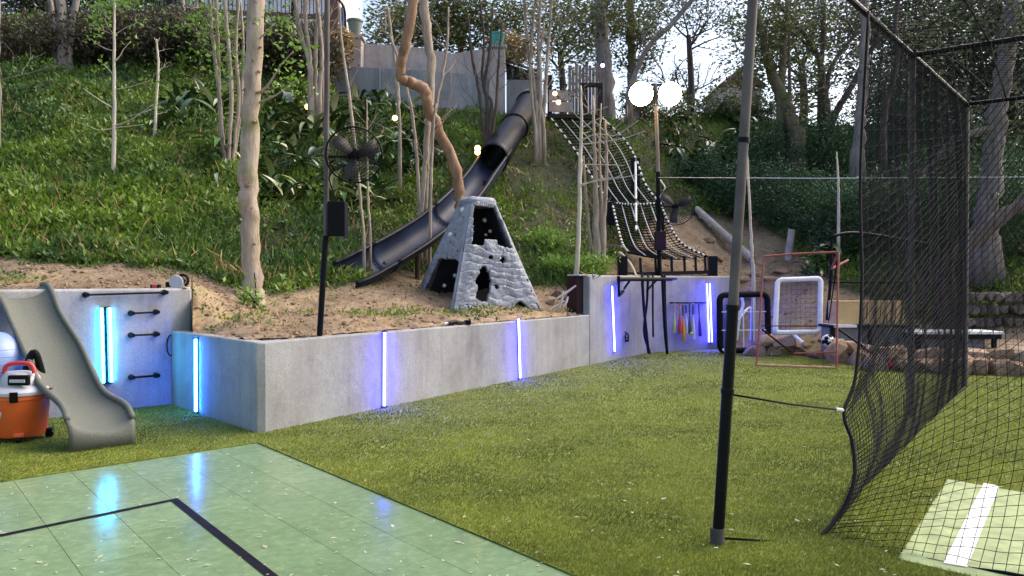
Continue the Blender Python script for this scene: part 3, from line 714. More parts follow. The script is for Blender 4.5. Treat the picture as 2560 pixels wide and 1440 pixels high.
# ------------------------------------------------------------------ rock-look climbing pyramid
def pyramid():
    th = R(31); s = 1.81; B = P(1132, 775, 13.4); zb = H(B.x, B.y) - 0.03; B.z = zb
    e1 = Vector((math.cos(th), math.sin(th), 0)); e2 = Vector((-math.sin(th), math.cos(th), 0))
    Cc_ = B + e1 * s; A = B + e2 * s; D = Cc_ + e2 * s
    ctr = (B + D) / 2; h = CAMH + (HOR - 506) / FPX * 14.2 - zb
    k = 0.27; sh = Vector((0.05, 0, 0))
    top = lambda p: ctr + sh + (p - ctr) * k + Vector((0, 0, h))
    t = thing('climbing_pyramid', 'grey moulded rock-look climbing pyramid with dark openings and white holds', 'climbing frame', B)
    def inpoly(u, v, poly):
        c = False; n = len(poly); j = n - 1
        for i in range(n):
            xi, yi = poly[i]; xj, yj = poly[j]
            if (yi > v) != (yj > v) and u < (xj - xi) * (v - yi) / (yj - yi) + xi: c = not c
            j = i
        return c
    def face(name, p0, p1, cuts, dots, holes, amp, seed, NU=104, NV=140):
        t0, t1 = top(p0), top(p1); nrm = (p1 - p0).cross(t0 - p0).normalized()
        if nrm.y > 0 and name != 'rear_panel': nrm = -nrm
        if name == 'rear_panel' and nrm.dot((p0 + p1) / 2 - ctr) < 0: nrm = -nrm
        vs = []; keep = []
        bm = bmesh.new(); grid = []
        for j in range(NV + 1):
            v = j / NV
            for i in range(NU + 1):
                u = i / NU
                p = p0.lerp(p1, u).lerp(t0.lerp(t1, u), v)
                # stone courses: uneven ledges, each course pushed out and undercut
                rows = v * 12 + 1.5 * mnoise.noise((u * 1.8, v * 3, seed)) + 0.45 * mnoise.noise((u * 6, v * 5, seed + 3))
                fr = rows - math.floor(rows); cid = math.floor(rows)
                push = mnoise.noise((u * 1.1 + cid * 3.7, cid * 1.3, seed + 7.0))
                ledge = (fr ** 0.6) * (1 - max(0, (fr - 0.86) / 0.14) ** 1.0)
                edge = min(1, 8 * min(u, 1 - u) + 0.15)
                d = amp * (0.85 * ledge + 1.1 * max(0, push) + 0.18 * mnoise.noise((u * 14, v * 34, seed)) + 0.12 * mnoise.noise((u * 40, v * 60, seed))) * edge
                grid.append(bm.verts.new(p + nrm * d))
        for j in range(NV):
            for i in range(NU):
                u, v = (i + 0.5) / NU, (j + 0.5) / NV
                if any(inpoly(u, v, c) for c in cuts): continue
                if any(((u - cu) / ru) ** 2 + ((v - cv) / rv) ** 2 < 1 for cu, cv, ru, rv in dots): continue
                a = j * (NU + 1) + i
                bm.faces.new((grid[a], grid[a + 1], grid[a + NU + 2], grid[a + NU + 1]))
        for v in [v for v in bm.verts if not v.link_faces]: bm.verts.remove(v)
        bmesh.ops.recalc_face_normals(bm, faces=bm.faces)
        me = bpy.data.meshes.new(name); bm.to_mesh(me); bm.free()
        o = link(name, me, M['rock_plastic'], t, 28)
        so = o.modifiers.new('s', 'SOLIDIFY'); so.thickness = 0.05; so.offset = 0
        for (u, v, r, off) in holes:
            p = p0.lerp(p1, u).lerp(t0.lerp(t1, u), v) + nrm * off
            MB().lathe(p, [(0, 0.06), (r * 0.7, 0.055), (r, 0.03), (r * 1.05, 0.0), (r * 0.5, -0.02)], 14, nrm).build('hold', M['hold'], t, 180)
        return nrm
    front_cuts = [[(0.12, 0.585), (0.36, 0.585), (0.37, 0.635), (0.62, 0.635), (0.64, 0.585), (0.93, 0.56), (0.90, 0.965), (0.08, 0.965)],
                  [(0.22, 0.10), (0.245, 0.20), (0.20, 0.26), (0.26, 0.33), (0.31, 0.395), (0.37, 0.395), (0.41, 0.35), (0.43, 0.25), (0.40, 0.15), (0.36, 0.07), (0.28, 0.075)],
                  [(0.66, -0.1), (0.69, 0.05), (0.76, 0.075), (0.82, 0.045), (0.88, -0.1)]]
    front_dots = [(0.50, 0.205, 0.026, 0.025), (0.47, 0.475, 0.035, 0.02), (0.66, 0.455, 0.05, 0.035), (0.135, 0.02, 0.014, 0.04), (0.965, 0.02, 0.012, 0.04), (0.40, 0.55, 0.014, 0.014), (0.72, 0.54, 0.014, 0.016), (0.95, 0.17, 0.02, 0.012), (0.97, 0.27, 0.018, 0.012)]
    n1 = face('front_panel', B, Cc_, front_cuts, front_dots, [(0.63, 0.475, 0.038, 0.02), (0.47, 0.30, 0.042, 0.02)], 0.075, 1.0)
    left_cuts = [[(0.04, 0.03), (0.04, 0.44), (0.20, 0.475), (0.24, 0.50), (0.28, 0.47), (0.42, 0.47), (0.46, 0.505), (0.50, 0.47), (0.62, 0.48), (0.80, 0.47), (0.88, 0.03)]]
    left_dots = [(0.52, 0.62, 0.05, 0.022), (0.25, 0.85, 0.05, 0.018), (0.42, 0.685, 0.07, 0.02), (0.90, 0.53, 0.03, 0.012), (0.93, 0.46, 0.03, 0.012), (0.12, 0.53, 0.03, 0.012)]
    n2 = face('side_panel', B, A, left_cuts, left_dots, [(0.62, 0.70, 0.045, 0.02), (0.42, 0.935, 0.05, 0.015)], 0.022, 5.0, 60, 96)
    face('rear_panel', Cc_, D, [[(0.15, 0.05), (0.15, 0.4), (0.8, 0.4), (0.8, 0.05)]], [], [], 0.03, 9.0, 30, 40)
    face('rear_panel', A, D, [], [], [(0.3, 0.35, 0.05, -0.1), (0.6, 0.2, 0.05, -0.1)], 0.03, 12.0, 30, 40)
    # dark lining added as painted shade behind the openings, with holds on it
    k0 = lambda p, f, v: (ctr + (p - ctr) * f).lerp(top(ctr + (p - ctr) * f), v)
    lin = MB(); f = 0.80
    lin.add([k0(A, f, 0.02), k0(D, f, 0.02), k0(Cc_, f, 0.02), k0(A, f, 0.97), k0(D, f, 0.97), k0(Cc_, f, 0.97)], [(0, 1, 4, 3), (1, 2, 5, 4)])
    o = lin.build('shade_lining', M['inner_shade'], t, 0); so = o.modifiers.new('s', 'SOLIDIFY'); so.thickness = 0.01
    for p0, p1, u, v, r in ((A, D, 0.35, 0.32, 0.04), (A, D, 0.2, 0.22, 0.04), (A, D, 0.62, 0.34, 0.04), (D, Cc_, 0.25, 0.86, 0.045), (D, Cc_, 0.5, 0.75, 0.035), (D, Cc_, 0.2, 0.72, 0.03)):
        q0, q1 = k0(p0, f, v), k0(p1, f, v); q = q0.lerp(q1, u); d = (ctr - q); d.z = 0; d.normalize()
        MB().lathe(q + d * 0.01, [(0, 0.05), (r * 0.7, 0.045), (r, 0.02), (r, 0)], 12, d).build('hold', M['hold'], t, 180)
    # capping slab
    cap = bmesh.new(); bmesh.ops.create_icosphere(cap, subdivisions=4, radius=1.0)
    tc = top(ctr)
    for v in cap.verts:
        x, y, z = v.co; q = max(abs(x), abs(y)); f2 = (q ** 0.0)
        sx = math.copysign(abs(x) ** 0.55, x); sy = math.copysign(abs(y) ** 0.55, y); sz = math.copysign(abs(z) ** 0.7, z)
        n = 1 + 0.10 * mnoise.noise((x * 2.5, y * 2.5, z * 2.5 + 2)) + 0.05 * mnoise.noise((x * 7, y * 7, z * 9))
        loc = (e1 * sx + e2 * sy) * 0.315 * n; loc.z = 0.085 * sz * (1.25 if sz > 0 else 0.8) * (1 + 0.3 * mnoise.noise((x * 3, y * 3, 1)))
        v.co = tc + loc + Vector((0, 0, 0.03))
    me = bpy.data.meshes.new('cap'); cap.to_mesh(me); cap.free(); link('cap', me, M['rock_plastic'], t, 60)
pyramid()

# ------------------------------------------------------------------ long dark slide down the bank
def big_slide():
    path = [P(862, 688, 13.7), P(900, 672, 13.95), P(960, 640, 14.5), P(1040, 592, 15.3), P(1110, 540, 16.2), P(1172, 478, 17.3), P(1222, 412, 18.8), P(1262, 355, 20.6), P(1298, 300, 22.4), P(1322, 262, 23.8)]
    n = 60; pts = [Vector(p) for p in spline(path, n)]
    rs = np.interp(np.linspace(0, 1, n), [0, 0.06, 0.3, 0.55, 1], [0.30, 0.31, 0.30, 0.31, 0.35])
    roll = np.interp(np.linspace(0, 1, n), [0, 0.3, 0.5, 0.62, 1], [R(38), R(34), R(20), R(4), 0])
    t = thing('tube_slide', 'long dark blue-grey slide running down the bank, closed tube at its top', 'slide', pts[0])
    ks = 17
    def frame(i):
        tan = (pts[min(i + 1, n - 1)] - pts[max(i - 1, 0)]).normalized()
        side = tan.cross(Vector((0, 0, 1))).normalized(); up = side.cross(tan).normalized()
        a = roll[i]; s2 = side * math.cos(a) - up * math.sin(a); u2 = up * math.cos(a) + side * math.sin(a)
        return tan, s2, u2
    i_tube = 41
    def section(i0, i1, name):
        V = []; F = []
        for i in range(i0, i1 + 1):
            tan, s2, u2 = frame(i)
            for k in range(ks):
                an = R(lerp(-98, 98, k / (ks - 1))); V.append(pts[i] + (s2 * math.sin(an) - u2 * math.cos(an)) * rs[i])
        for i in range(i1 - i0):
            for k in range(ks - 1):
                a = i * ks + k; F.append((a, a + 1, a + ks + 1, a + ks))
        o = MB().add(V, F).build(name, M['slide_navy'], t, 180)
        so = o.modifiers.new('s', 'SOLIDIFY'); so.thickness = 0.025; so.offset = 1
        for sgn in (-1, 1):
            q = []
            for i in range(i0, i1 + 1):
                tan, s2, u2 = frame(i); an = R(98 * sgn); q.append(pts[i] + (s2 * math.sin(an) - u2 * math.cos(an)) * (rs[i] + 0.015))
            MB().tube(q, 0.042, 8).build('rim', M['slide_rim'], t, 180)
    section(0, 13, 'trough_section'); section(13, 27, 'trough_section'); section(27, i_tube + 2, 'trough_section')
    for i in (13, 27, i_tube + 1):   # joint flanges between the sections
        tan, s2, u2 = frame(i); q = []
        for k in range(13):
            an = R(lerp(-98, 98, k / 12)); q.append(pts[i] + (s2 * math.sin(an) - u2 * math.cos(an)) * (rs[i] + 0.02))
        MB().tube(q, 0.032, 6).build('flange', M['slide_rim'], t, 180)
    tb = MB().tube(pts[i_tube:], [r + 0.03 for r in rs[i_tube:]], 24, cap=False).build('tube', M['slide_rim'], t, 180)
    so = tb.modifiers.new('s', 'SOLIDIFY'); so.thickness = 0.03; so.offset = -1
    for i in (i_tube, (i_tube + n) // 2, n - 1):
        tan, s2, u2 = frame(i)
        MB().tube([pts[i] + (s2 * math.cos(2 * math.pi * k / 24) + u2 * math.sin(2 * math.pi * k / 24)) * (rs[i] + 0.035) for k in range(24)], 0.035, 6, closed=True).build('collar', M['slide_rim'], t, 180)
    # entrance hood
    tan, s2, u2 = frame(n - 1)
    hd = [pts[-1] + tan * d for d in (0.02, 0.25, 0.5)]
    o = MB().tube(hd, [0.42, 0.42, 0.38], 20, cap=False).build('hood', M['pot_grey'], t, 180)
    so = o.modifiers.new('s', 'SOLIDIFY'); so.thickness = 0.03
    for i in (20, 30, 38, 46, 54):
        q = pts[i] - Vector((0, 0, rs[i])); g0 = Vector((q.x, q.y, H(q.x, q.y) - 0.15))
        if g0.z < q.z - 0.03: MB().tube([g0, q + Vector((0, 0, 0.05))], 0.05, 10).build('support_post', M['wood_dark'], t)
big_slide()

# ------------------------------------------------------------------ rope climbing net on the bank
def rope_net():
    t = thing('climbing_net', 'black rope climbing net with white edge ropes hung down the bank', 'climbing net', P(1560, 690, 16.6))
    def sheet(Lp, Rp, nu, nv, sag, name='net_panel'):
        La, Ra = spline(Lp, nv + 1), spline(Rp, nv + 1); V = []; F = []
        for j in range(nv + 1):
            for i in range(nu + 1):
                u = i / nu; p = Vector(La[j]).lerp(Vector(Ra[j]), u); p.z -= sag * 4 * u * (1 - u)
                V.append(p)
        for j in range(nv):
            for i in range(nu): a = j * (nu + 1) + i; F.append((a, a + 1, a + nu + 2, a + nu + 1))
        o = MB().add(V, F).build(name, M['net_cord'], t, 0)
        w = o.modifiers.new('w', 'WIREFRAME'); w.thickness = 0.032; w.use_even_offset = False
        return La, Ra
    up_l = [P(1378, 298, 23.2), P(1440, 380, 21.3), P(1490, 460, 20.0), P(1522, 505, 19.2)]
    up_r = [P(1505, 296, 23.6), P(1560, 350, 22.4), P(1590, 400, 21.0), P(1612, 460, 20.0), P(1648, 508, 19.2)]
    lo_l = [P(1530, 508, 19.2), P(1542, 560, 18.2), P(1556, 610, 17.4), P(1572, 632, 17.0)]
    lo_r = [P(1650, 508, 19.2), P(1672, 560, 18.3), P(1705, 610, 17.9), P(1768, 642, 18.1)]
    def dashed(pts, r=0.026):
        a = spline(pts, 70)
        MB().tube([Vector(p) for p in a], r, 7).build('edge_rope', M['net_cord'], t, 180)
        for k in range(0, 66, 4):   # white splices wound on the rope
            MB().tube([Vector(p) + Vector((0, -0.004, 0.004)) for p in a[k:k + 3]], r * 1.06, 7).build('rope_splice', M['white_rope'], t, 180)
    sheet(up_l, up_r, 11, 34, 0.06); sheet(lo_l, lo_r, 11, 24, 0.10)
    dashed(up_l); dashed(up_r); dashed(lo_l); dashed(lo_r); dashed([P(1520, 506, 19.15), P(1580, 512, 19.1), P(1650, 508, 19.15)])
    for u in (0.2, 0.4, 0.6, 0.8):
        for Lp, Rp, sg in ((up_l, up_r, 0.06), (lo_l, lo_r, 0.10)):
            La, Ra = spline(Lp, 20), spline(Rp, 20)
            MB().tube([Vector(a).lerp(Vector(b), u) + Vector((0, -0.01, 0.02 - sg * 4 * u * (1 - u))) for a, b in zip(La, Ra)], 0.014, 6).build('lengthwise_rope', M['grey_plastic'], t, 180)
    for px, py0, py1, Y, w in ((1556, 640, 690, 16.7, 0.20), (1781, 640, 686, 18.2, 0.20), (1526, 505, 585, 19.2, 0.2), (1650, 505, 560, 19.3, 0.18), (1588, 396, 420, 21.0, 0.22)):
        a = P(px, py0, Y); g0 = min(H(a.x, Y) - 0.1, a.z - 0.2)
        MB().box(((a.x), Y, (a.z + g0) / 2), (w, w, a.z - g0)).build('post', M['slide_rim'], t, 0, 0.015)
    a, b = P(1556, 686, 16.75), P(1781, 680, 18.2)
    MB().beam(a, b, 0.10, 0.08).build('foot_rail', M['slide_rim'], t, 0)
    for px in (1602, 1640, 1680, 1712, 1740, 1764):
        q = P(px, 684, lerp(16.75, 18.2, (px - 1556) / 225)); q2 = P(px - 2, 640 + (1764 - px) * 0.03, q.y + 0.05)
        MB().beam(q, q2, 0.05, 0.05, Vector((0, 1, 0))).build('baluster', M['slide_rim'], t, 0)
rope_net()
# pole with a white tip standing by the net
a = P(1588, 398, 20.3); b = P(1590, 575, 17.9); b.z = max(b.z, H(b.x, b.y) - 0.02)
t = thing('marker_pole', 'slim white pole with dark bands standing in the rope net', 'pole', b)
MB().tube([b, a], 0.028, 8).build('shaft', M['white_rope'], t)
for u in (0.05, 0.35, 0.95): MB().tube([b.lerp(a, u), b.lerp(a, u + 0.05)], 0.034, 8).build('band', M['black_metal'], t)
# wooden landing above the net
t = thing('wooden_landing', 'weathered board screen and landing above the rope net', 'landing', P(1440, 300, 24.2))
for k in range(11):
    px = 1424 + k * 8.4; Y = 25.0 + k * 0.05
    a = P(px, 165 + 6 * math.sin(k * 2.1), Y); b = P(px, 300, Y)
    MB().box(((a.x), Y, (a.z + b.z) / 2), (0.098, 0.03, a.z - b.z)).build('board', M['wood_grey'], t, 0)
for py0, py1 in ((226, 252), (255, 280)):
    a, b = P(1372, (py0 + py1) / 2, 24.4), P(1432, (py0 + py1) / 2 + 2, 24.4)
    MB().beam(a, b, 0.05, (py1 - py0) * 24.4 / FPX).build('riser_board', M['block'], t, 0)
for px, py0 in ((1374, 190), (1462, 212), (1500, 212)):
    a = P(px, py0, 24.7); b = P(px, 320, 24.7)
    MB().box((a.x, 24.7, (a.z + b.z) / 2), (0.14, 0.14, a.z - b.z)).build('post', M['wood_dark'], t, 0)
MB().beam(P(1450, 214, 24.65), P(1505, 214, 24.65), 0.12, 0.12).build('rail', M['wood_dark'], t, 0)
MB().beam(P(1368, 292, 24.1), P(1510, 296, 24.1), 0.25, 0.12).build('edge_beam', M['wood_dark'], t, 0)

# ------------------------------------------------------------------ exercise gear on the tall section
WD = (M_ - K_).normalized(); WN = Vector((WD.y, -WD.x, 0))
t = thing('pull_up_bar', 'black wall-mounted pull-up bar on the tall section of the wall', 'pull-up bar', wall_pt(1545, 700, K_, M_))
a = wall_pt(1545, 697, K_, M_, 0.35, WN); b = wall_pt(1668, 696, K_, M_, 0.45, WN); ED = (E_ - M_).normalized(); EN = Vector((ED.y, -ED.x, 0))
bs = P(1546, 698, 14.9); be = P(1678, 698, 16.4)
MB().tube([bs, be], 0.042, 10).build('bar', M['black_metal'], t)
q = bs
MB().beam(P(1546, 690, 14.9), P(1547, 742, 14.9), 0.05, 0.05, Vector((0, 1, 0))).build('bracket_upright', M['black_metal'], t, 0)
MB().beam(P(1547, 738, 14.9), P(1558, 728, 15.3), 0.05, 0.05).build('bracket_foot', M['black_metal'], t, 0)
MB().beam(P(1574, 702, 15.2), P(1560, 722, 15.4), 0.03, 0.03).build('brace', M['black_metal'], t, 0)
MB().beam(P(1640, 702, 15.9), P(1616, 728, 16.4), 0.03, 0.03).build('brace', M['black_metal'], t, 0)
MB().beam(P(1547, 697, 14.9), wall_pt(1560, 696, K_, M_, 0.0, WN), 0.05, 0.05).build('wall_arm', M['black_metal'], t, 0)
MB().beam(be, P(1690, 697, 17.1), 0.05, 0.05).build('wall_arm', M['black_metal'], t, 0)
bands = [('wide black exercise band looped over the pull-up bar', [(1605, 692), (1609, 760), (1616, 830), (1621, 878)], 0.05),
         ('black exercise band crossing another below the pull-up bar', [(1620, 692), (1617, 760), (1610, 830), (1624, 880)], 0.04),
         ('short black exercise band hanging beside the crossed bands', [(1632, 692), (1632, 780), (1633, 838)], 0.032),
         ('black exercise band hanging from the end of the pull-up bar to the turf', [(1656, 692), (1660, 780), (1663, 830), (1668, 880)], 0.055),
         ('narrow black exercise band beside the longest band on the pull-up bar', [(1662, 692), (1664, 790), (1668, 860)], 0.035)]
for lab, pts, w in bands:
    q = [P(x, y, lerp(14.9, 16.4, (pts[0][0] - 1546) / 132) - 0.02) for x, y in pts]
    q = [Vector(p) for p in spline(q, 20)]
    for p in q: p.z = max(p.z, TZ + 0.02)
    q2 = [p + Vector((0.02, 0.09, 0)) for p in reversed(q)]
    mb = MB(); lp = q + [q[-1] + Vector((0.01, 0.045, -0.03))] + q2 + [q[0] + Vector((0.01, 0.045, 0.035))]
    mb.tube(lp, w * 0.6, 6, closed=True)
    tag(mb.build('exercise_band', M['strap'], None, 180), lab, 'exercise band', 'exercise bands on the pull-up bar')
# hand grips hanging on the wall
c = wall_pt(1562, 846, K_, M_, 0.05, WN); c.z = max(c.z, 0.2)
t = thing('hand_grip', 'small black ring handle hanging low on the wall beside the blue tube', 'handle', c)
MB().tube([c + WD * (0.075 * math.cos(2 * math.pi * k / 20)) + Vector((0, 0, 0.07 * math.sin(2 * math.pi * k / 20) + 0.03)) for k in range(20)], 0.014, 7, closed=True).build('ring', M['strap'], t, 180)
MB().tube([c + WD * -0.075 + Vector((0, 0, -0.06)), c + WD * 0.075 + Vector((0, 0, -0.06)), c + WD * 0.06 + Vector((0, 0, 0.02)), c + WD * -0.06 + Vector((0, 0, 0.02))], 0.014, 7, closed=True).build('stirrup', M['strap'], t, 180)
MB().tube([c + Vector((0, 0, 0.1)), c - WN * 0.05 + Vector((0, 0, 0.14))], 0.01, 6).build('hook', M['black_metal'], t)

# bat rack and bats
ra, rb = wall_pt(1676, 757, M_, E_, 0.06, EN), wall_pt(1757, 757, M_, E_, 0.06, EN)
t = thing('bat_rack', 'thin black rack rail holding the row of bats on the wall', 'rack', ra)
MB().beam(ra, rb, 0.06, 0.03).build('rail', M['black_metal'], t, 0)
for q in (ra, (ra + rb) / 2, rb): MB().beam(q - EN * 0.06, q + EN * 0.02, 0.03, 0.03).build('bracket', M['black_metal'], t, 0)
bats = [(1677, 1676, 762, 832, 'yellow_green', 0.030, 'slim yellow-green bat at the end of the rack by the exercise bands'),
        (1690, 1690, 764, 833, 'red', 0.045, 'thick red bat in the wall rack'),
        (1697, 1700, 764, 852, 'yellow', 0.038, 'orange-yellow bat hanging lowest in the wall rack'),
        (1705, 1707, 764, 833, 'silver', 0.034, 'silver-grey bat between the yellow and dark bats'),
        (1714, 1715, 760, 834, 'dark_grey', 0.036, 'dark grey bat in the middle of the wall rack'),
        (1723, 1724, 762, 848, 'white', 0.042, 'white bat with a wide barrel in the wall rack'),
        (1737, 1741, 764, 840, 'purple', 0.038, 'dark purple bat beside the double blue light tube')]
for x0, x1, y0, y1, c, r, lab in bats:
    a = wall_pt(x0, y0 - 4, M_, E_, 0.12, EN); b = wall_pt(x1, y1, M_, E_, 0.12, EN)
    ax = (b - a); L = ax.length
    t = tag(MB().lathe(a, [(0, 0), (0.022, 0), (0.022, 0.015), (0.012, 0.02), (0.013, L * 0.4), (r * 0.75, L * 0.58), (r, L * 0.72), (r * 1.02, L - 0.02), (r * 0.7, L), (0, L)], 14, ax).build('baseball_bat', M['bat_' + c], None), lab, 'bat', 'bats in the wall rack')
    MB().lathe(a, [(0.0135, 0.02), (0.0165, 0.024), (0.0165, L * 0.3), (0.0135, L * 0.31)], 10, ax).build('grip', M['bat_light_wood' if c in ('red', 'yellow_green') else 'bat_dark_grey'], t)
c = G(1715, 862); c.z = 0.38; c.y -= 0.0
q = wall_pt(1716, 833, M_, E_, 0.14, EN)
tag(MB().lathe(q, [(0.04 * math.sin(math.pi * k / 12), -0.04 * math.cos(math.pi * k / 12)) for k in range(13)], 14).build('softball', M['bat_yellow_green'], None, 180), 'small yellow ball wedged among the bats', 'ball')
q = G(1693, 873); q.z = TZ + 0.03
tag(MB().lathe(q, [(0, -0.11), (0.032, -0.105), (0.034, 0.05), (0.018, 0.09), (0.018, 0.12), (0, 0.12)], 14, Vector((-0.7, 0.7, 0.25))).build('bottle', M['white_paint'], None), 'small white bottle lying on the turf below the bats', 'bottle')

# maroon metal bin on the wall step, wood scraps beside it
Yb_ = wall_Y(1447) + 0.42; p = P(1447, 770, Yb_); p.z = H(p.x, p.y); zt = CAMH + (HOR - 690) / FPX * p.y
t = thing('metal_bin', 'dark maroon square metal bin against the end of the tall wall section', 'bin', p)
rz = Matrix.Rotation(math.atan2(WD.y, WD.x) - 0.5, 3, 'Z')
hb = zt - p.z + 0.1
MB().box(p + Vector((0, 0, hb / 2 - 0.1)), (0.33, 0.33, hb), rz).build('body', M['maroon'], t, 0, 0.012)
MB().box(p + Vector((0.06, 0, hb - 0.085)), (0.41, 0.40, 0.03), rz).build('lid', M['grey_plastic'], t, 0, 0.008)

# ------------------------------------------------------------------ rebounders and frames at the far end
def frame_loop(pts, r, name, mat, t, n=10, rad=0.0):
    return MB().tube(pts, r, n, closed=True).build(name, mat, t, 60)
def round_rect(c0, c1, c2, c3, rr, k=6):
    c = [Vector(x) for x in (c0, c1, c2, c3)]; out = []
    for i in range(4):
        p, a, b = c[i], c[i - 1], c[(i + 1) % 4]
        pa = p + (a - p).normalized() * rr; pb2 = p + (b - p).normalized() * rr
        for j in range(k + 1):
            u = j / k; out.append(pa.lerp(p, u).lerp(p.lerp(pb2, u), u))
    return out
Yr = 16.4
t = thing('pitching_trainer', 'black padded square frame with white cord grid standing on the turf', 'training frame', P(1860, 885, Yr))
lo = round_rect(P(1799, 738, Yr), P(1918, 735, Yr + 0.1), P(1922, 874, Yr + 0.1), P(1801, 878, Yr), 0.14)
frame_loop(lo, 0.066, 'padded_frame', M['strap'], t)
for px in (1830, 1858, 1884): MB().tube([P(px, 745, Yr - 0.03), P(px + 2, 868, Yr - 0.03)], 0.012, 6).build('cord', M['white_rope'], t)
for py in (780, 826): MB().tube([P(1804, py, Yr - 0.05), P(1915, py - 1, Yr + 0.05)], 0.012, 6).build('cord', M['white_rope'], t)
for px, dx in ((1806, 12), (1916, 12)):
    a = P(px, 872, Yr); b = a + Vector((0.02, -0.55 if px < 1850 else -0.3, 0)); b.z = TZ + 0.03
    MB().tube([a, b], 0.022, 8).build('foot', M['white_rope'], t); b2 = a + Vector((0.1, 0.4, 0)); b2.z = TZ + 0.03
    MB().tube([a, b2], 0.022, 8).build('foot', M['white_rope'], t)
# white chairs-like frame behind the trainer
t = thing('folding_frame', 'pale bent tube frame leaning behind the black training frame', 'frame', P(1840, 870, 17.2))
MB().tube([Vector(p) for p in spline([P(1838, 850, 17.0), P(1846, 790, 17.1), P(1838, 742, 17.2), P(1848, 735, 17.2), P(1858, 760, 17.2), P(1850, 790, 17.1), P(1842, 850, 17.0)], 30)], 0.03, 8).build('tube', M['white_paint'], t)
MB().tube([Vector(p) for p in spline([P(1846, 800, 17.05), P(1866, 775, 17.3), P(1878, 775, 17.3), P(1878, 850, 17.1)], 20)], 0.025, 8).build('tube', M['white_paint'], t)

Yo = 14.3
t = thing('goal_frame', 'rusty red-orange pipe goal frame standing on the turf', 'goal', G(1893, 918))
A0, A1 = G(1890, 918), G(2092, 926)
T0, T1 = P(1909, 641, 14.7), P(2096, 630, 14.4)
MB().tube([A0 + Vector((0, 0, 0.03)), A0.lerp(T0, 0.05) + Vector((0.02, 0, 0.03)), T0], 0.019, 8).build('upright', M['rust'], t)
MB().tube([A1 + Vector((0, 0, 0.03)), T1], 0.02, 8).build('upright', M['rust'], t)
MB().tube([T0, P(2000, 634, 14.55), T1], 0.019, 8).build('crossbar', M['rust'], t)
q0, q1 = A0 + Vector((0, 0, 0.04)), A1 + Vector((0, 0, 0.04))
MB().tube([q0, q1], 0.02, 8).build('ground_bar', M['rust_pale'], t)
for k in range(6):
    u = k / 6; MB().tube([q0.lerp(q1, u + 0.015), q0.lerp(q1, u + 0.14)], 0.026, 8).build('sleeve', M['rust_pale'], t)
MB().tube([T1, T1 + Vector((0.16, 0.7, -0.3)), P(2120, 650, 15.4)], 0.022, 8).build('stay', M['rust'], t)
B1 = G(2110, 905)
MB().tube([T1, B1 + Vector((0.1, 1.2, 0.05))], 0.012, 6).build('stay', M['strap'], t)
MB().tube([P(2096, 822, 14.3), P(2160, 868, 13.8)], 0.022, 6).build('stay', M['black_metal'], t)
MB().tube([P(1905, 823, 14.4), P(1978, 880, 14.2)], 0.018, 6).build('stay', M['black_metal'], t)
MB().tube([P(1905, 815, 14.4), P(2096, 815, 14.3)], 0.01, 6).build('tie_line', M['strap'], t)
# brace low on the frame
MB().tube([P(2096, 880, 14.2), P(1985, 884, 14.5)], 0.018, 6).build('lower_stay', M['rust'], t)

Yw = 15.9
t = thing('rebounder_frame', 'white padded rectangular rebounder frame leaning on the dirt bank', 'rebounder', P(1995, 840, Yw))
lo = round_rect(P(1944, 700, Yw + 0.25), P(2052, 696, Yw + 0.25), P(2050, 830, Yw), P(1938, 832, Yw), 0.1)
frame_loop(lo, 0.052, 'padded_frame', M['white_paint'], t)
MB().tube([P(1985, 838, Yw), P(2008, 858, Yw - 0.2)], 0.04, 8).build('leg', M['white_paint'], t)
V = []; F = []; nu, nv = 9, 11
for j in range(nv + 1):
    for i in range(nu + 1):
        V.append(P(1944, 702, Yw + 0.25).lerp(P(2050, 699, Yw + 0.25), i / nu).lerp(P(1940, 830, Yw).lerp(P(2050, 828, Yw), i / nu), j / nv))
for j in range(nv):
    for i in range(nu): a = j * (nu + 1) + i; F.append((a, a + 1, a + nu + 2, a + nu + 1))
o = MB().add(V, F).build('netting', M['net_cord'], t, 0); w = o.modifiers.new('w', 'WIREFRAME'); w.thickness = 0.0035

# soccer ball by the frame
q = P(2070, 852, 14.9)
b = tag(MB().lathe(q, [(0.12 * math.sin(math.pi * k / 16), -0.12 * math.cos(math.pi * k / 16)) for k in range(17)], 20).build('soccer_ball', M['white_paint'], None, 180), 'black and white ball lying on the rocks behind the orange frame', 'ball')
for d in ((-0.5, -0.7, 0.5), (0.6, -0.8, 0.0), (-0.1, -0.9, -0.5), (-0.9, -0.3, -0.2), (0.2, -0.5, 0.85), (-0.6, -0.75, -0.1)):
    d = Vector(d).normalized(); MB().lathe(q + d * 0.107, [(0.052, 0), (0.045, 0.010), (0, 0.016)], 5, d).build('patch', M['strap'], b, 180)

# tan box on a dark bench, grey table behind the net
Yb = 15.2
t = thing('dark_bench', 'long dark bench behind the stone edging holding the tan box', 'bench', P(2180, 880, Yb))
a, b = P(2072, 816, Yb), P(2300, 818, Yb)
MB().box(((a.x + b.x) / 2, Yb + 0.25, a.z), (b.x - a.x, 0.55, 0.05)).build('top', M['slide_rim'], t, 0, 0.01)
MB().box((P(2110, 0, Yb).x, Yb + 0.2, a.z + 0.01), (0.42, 0.62, 0.05)).build('white_edge', M['white_paint'], t, 0)
MB().box(((a.x + b.x) / 2, Yb + 0.30, a.z - 0.28), (b.x - a.x - 0.1, 0.40, 0.50)).build('panel', M['grey_panel'], t, 0, 0.01)
for px in (2085, 2180, 2285): MB().box((P(px, 0, Yb).x, Yb + 0.07, a.z - 0.28), (0.07, 0.07, 0.5)).build('leg', M['slide_rim'], t, 0)
a, b = P(2096, 812, Yb), P(2266, 752, Yb)
